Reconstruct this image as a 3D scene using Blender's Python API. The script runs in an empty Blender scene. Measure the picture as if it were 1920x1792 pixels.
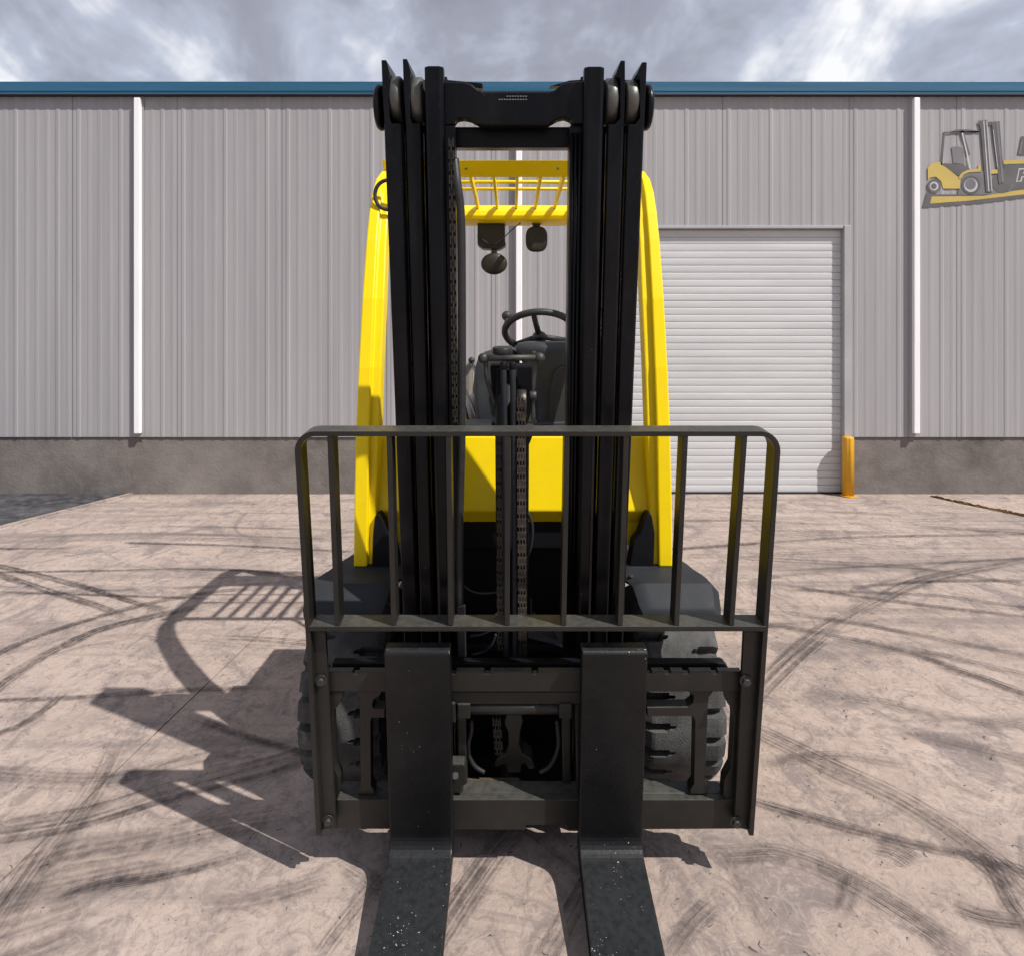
import bpy, bmesh, math, random
from mathutils import Vector, Matrix
random.seed(7)
sc = bpy.context.scene
R = math.radians

# ------------------------------------------------------------------ camera
F, H, CX, HY = 1200.0, 1.30, 960.0, 650.0      # focal length and horizon in photo pixels, eye height
cam = bpy.data.cameras.new('camera'); camo = bpy.data.objects.new('camera', cam)
sc.collection.objects.link(camo); sc.camera = camo
camo.location = (0, 0, H); camo.rotation_euler = (R(90), 0, 0)
cam.sensor_fit = 'HORIZONTAL'; cam.sensor_width = 36.0
cam.lens = F / 1920 * 36.0
cam.shift_y = -(896 - HY) / 1920
cam.clip_end = 500; cam.clip_start = 0.02

# ------------------------------------------------------------------ sky, sun, exposure
SUN = Vector((0.645, -0.465, 1.0)).normalized()
SUN_EL = math.asin(SUN.z); SUN_AZ = math.atan2(SUN.x, SUN.y)
world = bpy.data.worlds.new('World'); sc.world = world; world.use_nodes = True
nt = world.node_tree; nt.nodes.clear()
def nn(t, **kw):
    n = nt.nodes.new(t)
    for k, v in kw.items(): setattr(n, k, v)
    return n
out = nn('ShaderNodeOutputWorld'); bg = nn('ShaderNodeBackground')
sky = nn('ShaderNodeTexSky', sky_type='NISHITA', sun_disc=False, sun_elevation=SUN_EL, sun_rotation=SUN_AZ)
tc = nn('ShaderNodeTexCoord'); sep = nn('ShaderNodeSeparateXYZ')
nt.links.new(tc.outputs['Generated'], sep.inputs[0])
zc = nn('ShaderNodeMath', operation='MAXIMUM'); zc.inputs[1].default_value = 0.0
nt.links.new(sep.outputs[2], zc.inputs[0])
za = nn('ShaderNodeMath', operation='ADD'); za.inputs[1].default_value = 1.6
nt.links.new(zc.outputs[0], za.inputs[0])
dv = nn('ShaderNodeVectorMath', operation='DIVIDE')
cmb = nn('ShaderNodeCombineXYZ')
for i in range(3): nt.links.new(za.outputs[0], cmb.inputs[i])
nt.links.new(tc.outputs['Generated'], dv.inputs[0]); nt.links.new(cmb.outputs[0], dv.inputs[1])
mp = nn('ShaderNodeMapping'); mp.inputs['Scale'].default_value = (1.0, 1.0, 1.0); mp.inputs['Location'].default_value = (3.1, 1.35, 0)
nt.links.new(dv.outputs[0], mp.inputs[0])
def wnoise(scale, detail, rough, dist, seed):
    n = nn('ShaderNodeTexNoise', noise_dimensions='3D')
    n.inputs['Scale'].default_value = scale; n.inputs['Detail'].default_value = detail
    n.inputs['Roughness'].default_value = rough; n.inputs['Distortion'].default_value = dist
    o_ = nn('ShaderNodeVectorMath', operation='ADD'); o_.inputs[1].default_value = (seed, seed * 1.7, seed * .6)
    nt.links.new(mp.outputs[0], o_.inputs[0]); nt.links.new(o_.outputs[0], n.inputs[0]); return n
n1 = wnoise(7.6, 5, 0.56, 0.5, 5.3); n2 = wnoise(17.0, 4, 0.55, 0.3, 7.7)
r1 = nn('ShaderNodeValToRGB'); e = r1.color_ramp.elements          # cloud body: grey belly to bright edge
e[0].position = 0.36; e[0].color = (3.7, 3.85, 4.7, 1)
e[1].position = 0.64; e[1].color = (13.0, 13.1, 13.4, 1)
x = e.new(0.48); x.color = (4.9, 5.1, 6.1, 1)
x = e.new(0.56); x.color = (6.9, 7.4, 8.8, 1)
mixn = nn('ShaderNodeMix', data_type='FLOAT'); mixn.inputs[0].default_value = 0.28
nt.links.new(n1.outputs[0], mixn.inputs[2]); nt.links.new(n2.outputs[0], mixn.inputs[3])
nt.links.new(mixn.outputs[0], r1.inputs[0])
cov = nn('ShaderNodeMix', data_type='RGBA'); cov.inputs[0].default_value = 0.9
nt.links.new(sky.outputs[0], cov.inputs[6]); nt.links.new(r1.outputs[0], cov.inputs[7])
nt.links.new(cov.outputs[2], bg.inputs[0]); bg.inputs[1].default_value = 0.08
nt.links.new(bg.outputs[0], out.inputs[0])

sun = bpy.data.lights.new('sun', 'SUN'); suno = bpy.data.objects.new('sun', sun); sc.collection.objects.link(suno)
sun.energy = 5.0; sun.angle = R(0.5); sun.color = (1.0, 0.955, 0.89)
suno.rotation_euler = (-SUN).to_track_quat('-Z', 'Y').to_euler(); suno.location = (6, -5, 9)
vs = sc.view_settings; vs.view_transform = 'Standard'; vs.look = 'None'; vs.gamma = 1; vs.exposure = 0.03
vs.use_curve_mapping = False
cy = sc.cycles; cy.max_bounces = 5; cy.diffuse_bounces = 3; cy.glossy_bounces = 3; cy.transmission_bounces = 2; cy.transparent_max_bounces = 10
cy.use_light_tree = False; world.cycles.sampling_method = 'MANUAL'; world.cycles.sample_map_resolution = 256

# ------------------------------------------------------------------ helpers
COL = sc.collection
def W(px, py, Y): return Vector(((px - CX) / F * Y, Y, H - (py - HY) / F * Y))
def G(px, py):
    Y = H * F / (py - HY); return Vector(((px - CX) / F * Y, Y, 0))
TILT = R(8); P0 = Vector((0, 1.60, 0.62))                      # the mast leans forward by 8 degrees
NV = Vector((0, -math.cos(TILT), -math.sin(TILT))); UV = Vector((0, -math.sin(TILT), math.cos(TILT)))
def MP(px, py, off):                                              # a photo pixel on the mast's plane -> (x, w)
    d = Vector(((px - CX) / F, 1, -(py - HY) / F)); O = Vector((0, 0, H))
    t = (off - NV.dot(O - P0)) / NV.dot(d); p = O + d * t - P0
    return (p.x, p.dot(UV))
def ML(x, w, off): return P0 + Vector((x, 0, 0)) + UV * w + NV * off

def empty(name, loc=(0, 0, 0)):
    o = bpy.data.objects.new(name, None); COL.objects.link(o); o.location = loc; o.empty_display_size = 0.1; return o
def tag(o, label=None, cat=None, group=None, kind=None):
    if label: o['label'] = label
    if cat: o['category'] = cat
    if group: o['group'] = group
    if kind: o['kind'] = kind
    return o
def link(name, me, mat, parent=None, bevel=0, smooth=False, seg=2):
    o = bpy.data.objects.new(name, me); COL.objects.link(o)
    if mat: me.materials.append(mat)
    if parent:
        o.parent = parent
        o.matrix_parent_inverse = Matrix.Translation(-world_loc(parent))
    if bevel:
        b = o.modifiers.new('bevel', 'BEVEL'); b.width = bevel; b.segments = seg; b.limit_method = 'ANGLE'; b.angle_limit = R(35)
        b.harden_normals = False
    if smooth:
        for p in me.polygons: p.use_smooth = True
    return o
def world_loc(o):
    return Vector(o.location) if o.type == 'EMPTY' else Vector((0, 0, 0))      # meshes are built in world coordinates
def mesh(name, verts, faces, mat, parent=None, bevel=0, smooth=False, seg=2):
    me = bpy.data.meshes.new(name); me.from_pydata([tuple(v) for v in verts], [], faces)
    bm = bmesh.new(); bm.from_mesh(me); bmesh.ops.recalc_face_normals(bm, faces=bm.faces); bm.to_mesh(me); bm.free()
    me.update(); return link(name, me, mat, parent, bevel, smooth, seg)
def extr(name, front, back, mat, parent=None, bevel=0.0015, smooth=False):
    n = len(front); v = list(front) + list(back)
    f = [tuple(range(n)), tuple(range(2 * n - 1, n - 1, -1))] + [(i, (i + 1) % n, n + (i + 1) % n, n + i) for i in range(n)]
    return mesh(name, v, f, mat, parent, bevel, smooth)
def box(name, c0, c1, mat, parent=None, bevel=0.002):
    x0, y0, z0 = c0; x1, y1, z1 = c1
    fr = [(x0, y0, z0), (x1, y0, z0), (x1, y0, z1), (x0, y0, z1)]; bk = [(x, y1, z) for x, y, z in fr]
    return extr(name, fr, bk, mat, parent, bevel)
def tpr(name, pts, off, dep, mat, parent, bevel=0.0015):             # outline in photo pixels, on the leaning mast, cut to depth
    q = [MP(px, py, off) for px, py in pts]
    return extr(name, [ML(x, w, off) for x, w in q], [ML(x, w, off - dep) for x, w in q], mat, parent, bevel)
def wpr(name, pts, Y, dep, mat, parent, bevel=0.002):                # the same on an upright plane
    fr = [W(px, py, Y) for px, py in pts]
    return extr(name, fr, [p + Vector((0, dep, 0)) for p in fr], mat, parent, bevel)
def loft(name, secs, mat, parent, bevel=0.0015, smooth=False, caps=True):
    n = len(secs[0]); v = [p for s in secs for p in s]; f = []
    for k in range(len(secs) - 1):
        for i in range(n):
            j = (i + 1) % n; f.append((k * n + i, k * n + j, (k + 1) * n + j, (k + 1) * n + i))
    if caps: f += [tuple(range(n)), tuple(range((len(secs) - 1) * n, len(secs) * n))]
    return mesh(name, v, f, mat, parent, bevel, smooth)
def tube(name, pts, r, mat, parent=None, n=12, closed=False, flat=1.0):
    pts = [Vector(p) for p in pts]; secs = []
    up = Vector((0.13, 0.31, 0.94)).normalized(); m = len(pts)
    rr = r if isinstance(r, (list, tuple)) else [r] * m
    prev = None
    for i, p in enumerate(pts):
        if closed: t = (pts[(i + 1) % m] - pts[i - 1]).normalized()
        else: t = (pts[min(i + 1, m - 1)] - pts[max(i - 1, 0)]).normalized()
        if prev is None:
            a = t.cross(up); a = a.normalized() if a.length > 0.05 else t.cross(Vector((1, 0, 0))).normalized()
        else: a = (prev - t * prev.dot(t)).normalized()
        prev = a; b = t.cross(a)
        secs.append([p + a * rr[i] * math.cos(2 * math.pi * k / n) + b * rr[i] * flat * math.sin(2 * math.pi * k / n) for k in range(n)])
    if closed: secs.append(secs[0])
    o = loft(name, secs, mat, parent, 0, True, not closed)
    return o
def spline(pts, n=8):
    pts = [Vector(p) for p in pts]; outp = []
    for i in range(len(pts) - 1):
        a, b, c, d = pts[max(i - 1, 0)], pts[i], pts[i + 1], pts[min(i + 2, len(pts) - 1)]
        for k in range(n):
            t = k / n
            outp.append(0.5 * ((2 * b) + (c - a) * t + (2 * a - 5 * b + 4 * c - d) * t * t + (3 * b - a - 3 * c + d) * t ** 3))
    outp.append(pts[-1]); return outp
def cyl(name, a, b, r, mat, parent=None, n=24, bevel=0.002, r2=None):
    a, b = Vector(a), Vector(b); t = (b - a).normalized()
    u = t.cross(Vector((0, 0, 1))); u = u.normalized() if u.length > 0.05 else Vector((1, 0, 0)); v = t.cross(u)
    r2 = r if r2 is None else r2
    def ring(c, q): return [c + u * q * math.cos(2 * math.pi * k / n) + v * q * math.sin(2 * math.pi * k / n) for k in range(n)]
    if bevel:
        L = (b - a).length; bv = min(bevel, L * 0.3, r * 0.4)
        secs = [ring(a, r - bv), ring(a + t * bv, r), ring(b - t * bv, r2), ring(b, r2 - bv)]
    else: secs = [ring(a, r), ring(b, r2)]
    o = loft(name, secs, mat, parent, 0, False)
    me = o.data
    for p in me.polygons: p.use_smooth = len(p.vertices) == 4
    m = o.modifiers.new('edge', 'EDGE_SPLIT'); m.split_angle = R(50)
    return o
def ball(name, c, r, mat, parent=None, sx=1, sy=1, sz=1):
    me = bpy.data.meshes.new(name); bm = bmesh.new(); bmesh.ops.create_uvsphere(bm, u_segments=20, v_segments=12, radius=r)
    for v in bm.verts: v.co = Vector((v.co.x * sx, v.co.y * sy, v.co.z * sz)) + Vector(c)
    bm.to_mesh(me); bm.free(); return link(name, me, mat, parent, 0, True)

# ------------------------------------------------------------------ materials
def mat(name, col, rough=0.5, metal=0.0, var=0.15, vscale=6.0, bump=0.0, bscale=60.0, spec=0.5, coat=0.0, dust=None, speck=None, streak=None, settle=None, dscale=None):
    m = bpy.data.materials.new(name); m.use_nodes = True; t = m.node_tree; b = t.nodes['Principled BSDF']
    L = t.links.new
    def N(ty, **kw):
        n = t.nodes.new(ty)
        for k, v in kw.items(): setattr(n, k, v)
        return n
    co = N('ShaderNodeNewGeometry')
    src = co.outputs['Position']
    if streak:
        mpn = N('ShaderNodeMapping'); mpn.inputs['Scale'].default_value = streak; L(src, mpn.inputs[0]); src = mpn.outputs[0]
    n = N('ShaderNodeTexNoise'); n.inputs['Scale'].default_value = vscale; n.inputs['Detail'].default_value = 4; n.inputs['Roughness'].default_value = 0.6
    L(src, n.inputs['Vector'])
    rp = N('ShaderNodeValToRGB'); el = rp.color_ramp.elements
    c = Vector(col[:3]); el[0].position = 0.3; el[1].position = 0.7
    el[0].color = (*(c * (1 - var)), 1); el[1].color = (*(c * (1 + var)), 1)
    L(n.outputs['Fac'], rp.inputs[0]); colout = rp.outputs[0]
    if dust:                                                      # (colour, amount): blotchy dry dust
        n2 = N('ShaderNodeTexNoise'); n2.inputs['Scale'].default_value = 9; n2.inputs['Detail'].default_value = 5; n2.inputs['Roughness'].default_value = 0.72
        dsrc = co.outputs['Position']
        if dscale:
            md = N('ShaderNodeMapping'); md.inputs['Scale'].default_value = dscale; L(dsrc, md.inputs[0]); dsrc = md.outputs[0]
        L(dsrc, n2.inputs['Vector'])
        rp2 = N('ShaderNodeMapRange'); rp2.inputs[1].default_value = 0.45; rp2.inputs[2].default_value = 0.8; rp2.inputs[4].default_value = dust[1]
        L(n2.outputs['Fac'], rp2.inputs[0])
        mx = N('ShaderNodeMix', data_type='RGBA'); L(rp2.outputs[0], mx.inputs[0]); L(colout, mx.inputs[6]); mx.inputs[7].default_value = (*dust[0], 1); colout = mx.outputs[2]
    if settle:                                                    # (colour, amount): dust lying on level surfaces
        nz = N('ShaderNodeSeparateXYZ'); L(co.outputs['True Normal'], nz.inputs[0])
        sr = N('ShaderNodeMapRange'); sr.inputs[1].default_value = 0.6; sr.inputs[2].default_value = 0.9; sr.inputs[4].default_value = settle[1]; L(nz.outputs[2], sr.inputs[0])
        sm = N('ShaderNodeMath', operation='MULTIPLY'); L(sr.outputs[0], sm.inputs[0])
        n5 = N('ShaderNodeTexNoise'); n5.inputs['Scale'].default_value = 70; n5.inputs['Detail'].default_value = 3; L(co.outputs['Position'], n5.inputs['Vector'])
        sn = N('ShaderNodeMapRange'); sn.inputs[1].default_value = 0.3; sn.inputs[2].default_value = 0.6; sn.inputs[3].default_value = 0.45; L(n5.outputs['Fac'], sn.inputs[0]); L(sn.outputs[0], sm.inputs[1])
        mx = N('ShaderNodeMix', data_type='RGBA'); L(sm.outputs[0], mx.inputs[0]); L(colout, mx.inputs[6]); mx.inputs[7].default_value = (*settle[0], 1); colout = mx.outputs[2]
    if speck:                                                     # (colour, scale, threshold): chips in the paint
        n3 = N('ShaderNodeTexNoise'); n3.inputs['Scale'].default_value = speck[1]; n3.inputs['Detail'].default_value = 2
        L(co.outputs['Position'], n3.inputs['Vector'])
        n4 = N('ShaderNodeTexNoise'); n4.inputs['Scale'].default_value = 11; n4.inputs['Detail'].default_value = 3
        L(co.outputs['Position'], n4.inputs['Vector'])
        ad = N('ShaderNodeMath', operation='MULTIPLY_ADD'); ad.inputs[1].default_value = 0.35; L(n4.outputs['Fac'], ad.inputs[0]); L(n3.outputs['Fac'], ad.inputs[2])
        if settle:                                                # level faces are walked and loaded on: more chips there
            nq = N('ShaderNodeSeparateXYZ'); L(co.outputs['True Normal'], nq.inputs[0])
            a2 = N('ShaderNodeMath', operation='MULTIPLY_ADD'); a2.inputs[1].default_value = 0.055; L(nq.outputs[2], a2.inputs[0]); L(ad.outputs[0], a2.inputs[2]); ad = a2
        gr = N('ShaderNodeMapRange'); gr.inputs[1].default_value = speck[2]; gr.inputs[2].default_value = speck[2] + 0.03; L(ad.outputs[0], gr.inputs[0])
        mx = N('ShaderNodeMix', data_type='RGBA'); L(gr.outputs[0], mx.inputs[0]); L(colout, mx.inputs[6]); mx.inputs[7].default_value = (*speck[0], 1); colout = mx.outputs[2]
    L(colout, b.inputs['Base Color'])
    rr = N('ShaderNodeMapRange'); rr.inputs[3].default_value = max(0.03, rough - 0.09); rr.inputs[4].default_value = min(1, rough + 0.12)
    L(n.outputs['Fac'], rr.inputs[0]); L(rr.outputs[0], b.inputs['Roughness'])
    b.inputs['Metallic'].default_value = metal; b.inputs['Specular IOR Level'].default_value = spec
    b.inputs['Coat Weight'].default_value = coat; b.inputs['Coat Roughness'].default_value = 0.12
    if bump:
        nb = N('ShaderNodeTexNoise'); nb.inputs['Scale'].default_value = bscale; nb.inputs['Detail'].default_value = 2
        L(co.outputs['Position'], nb.inputs['Vector'])
        bn = N('ShaderNodeBump'); bn.inputs['Strength'].default_value = bump; bn.inputs['Distance'].default_value = 0.01
        L(nb.outputs['Fac'], bn.inputs['Height']); L(bn.outputs[0], b.inputs['Normal'])
    return m
M = {}
M['mast'] = mat('mast_paint', (0.0014, 0.0018, 0.0032), 0.28, 0, 0.4, 5, 0.02, 40, 0.20, 0.0, dust=((0.016, 0.0165, 0.019), 0.6), speck=((0.25, 0.25, 0.24), 260, 0.97), dscale=(1, 1, .3))
M['carriage'] = mat('carriage_paint', (0.0135, 0.013, 0.0112), 0.40, 0, 0.25, 4, 0.03, 90, 0.42, dust=((0.04, 0.038, 0.033), 0.4), speck=((0.3, 0.3, 0.28), 300, 1.02), settle=((0.075, 0.073, 0.064), 0.75))
M['rusty'] = mat('rusted_ledge', (0.03, 0.025, 0.02), 0.7, 0, 0.4, 12, 0.2, 160, 0.3, dust=((0.26, 0.13, 0.055), 0.9), settle=((0.12, 0.09, 0.06), 0.6))
M['fork'] = mat('fork_paint', (0.0035, 0.0039, 0.0048), 0.40, 0, 0.3, 5, 0.05, 150, 0.32, dust=((0.016, 0.016, 0.016), 0.5), speck=((0.45, 0.45, 0.43), 210, 0.965), settle=((0.034, 0.036, 0.039), 0.6))
M['yellow'] = mat('yellow_paint', (0.90, 0.655, 0.002), 0.34, 0, 0.04, 2, 0.015, 30, 0.28, 0.0, dust=((0.66, 0.47, 0.03), 0.3))
M['plastic'] = mat('grey_plastic', (0.019, 0.022, 0.027), 0.58, 0, 0.12, 12, 0.06, 500, 0.25, dust=((0.055, 0.056, 0.058), 0.35))
M['dash'] = mat('dash_plastic', (0.036, 0.041, 0.048), 0.40, 0, 0.12, 12, 0.06, 500, 0.5, dust=((0.09, 0.09, 0.09), 0.3))
M['rubber'] = mat('tyre_rubber', (0.065, 0.066, 0.066), 0.85, 0, 0.2, 8, 0.6, 420, 0.25, dust=((0.20, 0.197, 0.187), 0.7))
M['hose'] = mat('hose_rubber', (0.022, 0.022, 0.024), 0.5, 0, 0.2, 30, 0.1, 200, 0.4)
M['steel'] = mat('bare_steel', (0.32, 0.31, 0.29), 0.36, 1.0, 0.2, 30, 0.05, 200)
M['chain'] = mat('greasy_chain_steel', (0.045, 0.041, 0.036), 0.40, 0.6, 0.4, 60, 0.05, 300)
M['chain_lit'] = mat('lit_chain_steel', (0.13, 0.125, 0.115), 0.30, 0.9, 0.4, 60, 0.05, 300)  # brighter copy for the sunlit middle chain, its light put into the colour
M['bolt'] = mat('bolt_steel', (0.05, 0.05, 0.047), 0.5, 0.4, 0.3, 50)
M['roller'] = mat('roller_steel', (0.10, 0.10, 0.092), 0.42, 0.5, 0.25, 25, dust=((0.18, 0.17, 0.15), 0.4))
M['black'] = mat('chassis_black', (0.0035, 0.004, 0.006), 0.55, 0, 0.3, 8, 0.02, 60, 0.2)
M['olive'] = mat('lamp_olive_black', (0.018, 0.016, 0.008), 0.4, 0, 0.2, 20)
M['seat'] = mat('seat_vinyl', (0.03, 0.03, 0.03), 0.55, 0, 0.2, 30, 0.1, 300)
M['pale'] = mat('pale_grey_plastic', (0.42, 0.42, 0.42), 0.5, 0, 0.08, 20)
M['rim'] = mat('wheel_rim_paint', (0.7, 0.5, 0.01), 0.5, 0, 0.15, 15, dust=((0.2, 0.18, 0.15), 0.6))
M['chip'] = mat('stencil_white', (0.20, 0.205, 0.215), 0.6)
M['rust'] = mat('rusty_dust', (0.17, 0.085, 0.035), 0.9, 0, 0.4, 40, 0.4, 250, 0.2)
# building
M['siding'] = mat('siding_grey', (0.345, 0.333, 0.345), 0.5, 0, 0.085, 1.4, 0.02, 20, 0.4, streak=(7, 7, 0.28))
M['base'] = mat('base_concrete', (0.175, 0.155, 0.145), 0.85, 0, 0.42, 1.5, 0.35, 40, 0.2, dust=((0.25, 0.235, 0.215), 0.6))
M['fascia'] = mat('fascia_blue', (0.022, 0.112, 0.205), 0.38, 0, 0.16, 1.2, 0, 0, 0.5, streak=(0.5, 1, 14))
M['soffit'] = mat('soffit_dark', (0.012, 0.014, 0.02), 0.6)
M['white'] = mat('white_trim', (0.90, 0.89, 0.91), 0.45, 0, 0.035, 3, streak=(6, 6, 0.6))
M['slat'] = mat('door_slat_white', (0.565, 0.565, 0.575), 0.45, 0, 0.07, 2.2, 0.02, 30, streak=(0.5, 1, 5))
M['jamb'] = mat('door_jamb_grey', (0.38, 0.38, 0.385), 0.5, 0, 0.08, 3)
M['bollard'] = mat('bollard_yellow', (0.72, 0.36, 0.01), 0.5, 0, 0.12, 9, 0.05, 60, dust=((0.3, 0.2, 0.08), 0.5))
M['roofing'] = mat('roof_metal', (0.32, 0.33, 0.35), 0.4)
M['sg_yellow'] = mat('sign_yellow', (0.52, 0.39, 0.10), 0.5, 0, 0.08, 3)
M['sg_dark'] = mat('sign_dark', (0.11, 0.104, 0.107), 0.5, 0, 0.15, 6)
M['sg_mid'] = mat('sign_mid_grey', (0.17, 0.165, 0.175), 0.5, 0, 0.15, 6)
M['sg_light'] = mat('sign_light_grey', (0.5, 0.49, 0.5), 0.5, 0, 0.08, 6)

# ground: pinkish worn concrete with trowel swirls, stains and dark grit
def ground_mat():
    m = bpy.data.materials.new('worn_concrete'); m.use_nodes = True; t = m.node_tree; b = t.nodes['Principled BSDF']; L = t.links.new
    def N(ty, **kw):
        n = t.nodes.new(ty)
        for k, v in kw.items(): setattr(n, k, v)
        return n
    def noise(scale, det, ro, dist=0.0, sc3=None, w=0.0):
        n = N('ShaderNodeTexNoise', noise_dimensions='2D'); n.inputs['Scale'].default_value = scale; n.inputs['Detail'].default_value = min(det, 5)
        n.inputs['Roughness'].default_value = ro; n.inputs['Distortion'].default_value = dist
        v = g.outputs['Position']
        mpp = N('ShaderNodeMapping'); mpp.inputs['Scale'].default_value = sc3 or (1, 1, 1); mpp.inputs['Location'].default_value = (w * 3.7, w * 1.9, 0); L(v, mpp.inputs[0]); v = mpp.outputs[0]
        L(v, n.inputs['Vector']); return n.outputs['Fac']
    def rng(f, a, bb, lo=0.0, hi=1.0):
        r = N('ShaderNodeMapRange'); r.inputs[1].default_value = a; r.inputs[2].default_value = bb; r.inputs[3].default_value = lo; r.inputs[4].default_value = hi
        L(f, r.inputs[0]); return r.outputs[0]
    def mixc(f, a, c):
        x = N('ShaderNodeMix', data_type='RGBA'); L(f, x.inputs[0])
        if isinstance(a, tuple): x.inputs[6].default_value = (*a, 1)
        else: L(a, x.inputs[6])
        x.inputs[7].default_value = (*c, 1); return x.outputs[2]
    def mul(a, c):
        x = N('ShaderNodeMath', operation='MULTIPLY'); L(a, x.inputs[0])
        if isinstance(c, float): x.inputs[1].default_value = c
        else: L(c, x.inputs[1])
        return x.outputs[0]
    g = N('ShaderNodeNewGeometry')
    base = mixc(rng(noise(0.9, 6, 0.6, 0.4), 0.35, 0.65), (0.385, 0.302, 0.262), (0.465, 0.372, 0.328))
    base = mixc(rng(noise(5.5, 8, 0.65, 0.6, None, 3), 0.47, 0.75, 0, 0.6), base, (0.25, 0.205, 0.182))
    base = mixc(rng(noise(9, 6, 0.75, 1.2, (1, .7, 1), 41), 0.51, 0.66, 0, 0.62), base, (0.18, 0.148, 0.138))          # mottled wear
    base = mixc(rng(noise(26, 5, 0.7, 0.8, None, 27), 0.53, 0.66, 0, 0.5), base, (0.19, 0.16, 0.148))
    base = mixc(rng(noise(1.1, 5, 0.6, 0.8, (0.10, 4.5, 1), 55), 0.56, 0.70, 0, 0.32), base, (0.15, 0.128, 0.125))       # long faint skids
    base = mixc(rng(noise(2.4, 9, 0.66, 1.6, (1, 0.8, 1), 9), 0.52, 0.66, 0, 0.72), base, (0.185, 0.156, 0.153))     # violet-grey grime
    base = mixc(rng(noise(14, 4, 0.6, 3.5, None, 5), 0.53, 0.62, 0, 0.30), base, (0.50, 0.42, 0.365))                   # pale swirls
    base = mixc(rng(noise(17, 4, 0.55, 4.5, None, 15), 0.60, 0.68, 0, 0.36), base, (0.19, 0.16, 0.15))                 # dark swirls
    base = mixc(mul(rng(noise(1.6, 7, 0.6, 0.5, (0.18, 2.6, 1), 21), 0.54, 0.70), 0.55), base, (0.17, 0.145, 0.14))     # drag streaks
    base = mixc(rng(noise(48, 2, 0.5, 0.6, None, 33), 0.745, 0.77, 0, 0.85), base, (0.06, 0.05, 0.047))                   # grit
    base = mixc(rng(noise(260, 3, 0.6, 0, None, 2), 0.35, 0.65, 0.0, 0.10), base, (0.12, 0.1, 0.09))
    L(base, b.inputs['Base Color']); b.inputs['Roughness'].default_value = 0.9; b.inputs['Specular IOR Level'].default_value = 0.2
    bn = N('ShaderNodeBump'); bn.inputs['Strength'].default_value = 0.3; bn.inputs['Distance'].default_value = 0.006
    L(noise(38, 3, 0.7, 0.0, None, 4), bn.inputs['Height']); L(bn.outputs[0], b.inputs['Normal'])
    return m
M['ground'] = ground_mat()
M['asphalt'] = mat('old_asphalt', (0.052, 0.052, 0.058), 0.9, 0, 0.55, 1.6, 0.5, 120, 0.2, dust=((0.2, 0.19, 0.2), 0.75), streak=(0.45, 2.2, 1))
M['soil'] = mat('joint_soil', (0.022, 0.018, 0.017), 0.95, 0, 0.4, 20, 0.3, 120, 0.1)
M['earth'] = mat('rusty_leaf_litter', (0.16, 0.088, 0.035), 0.95, 0, 0.5, 14, 0.6, 90, 0.1)
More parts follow.
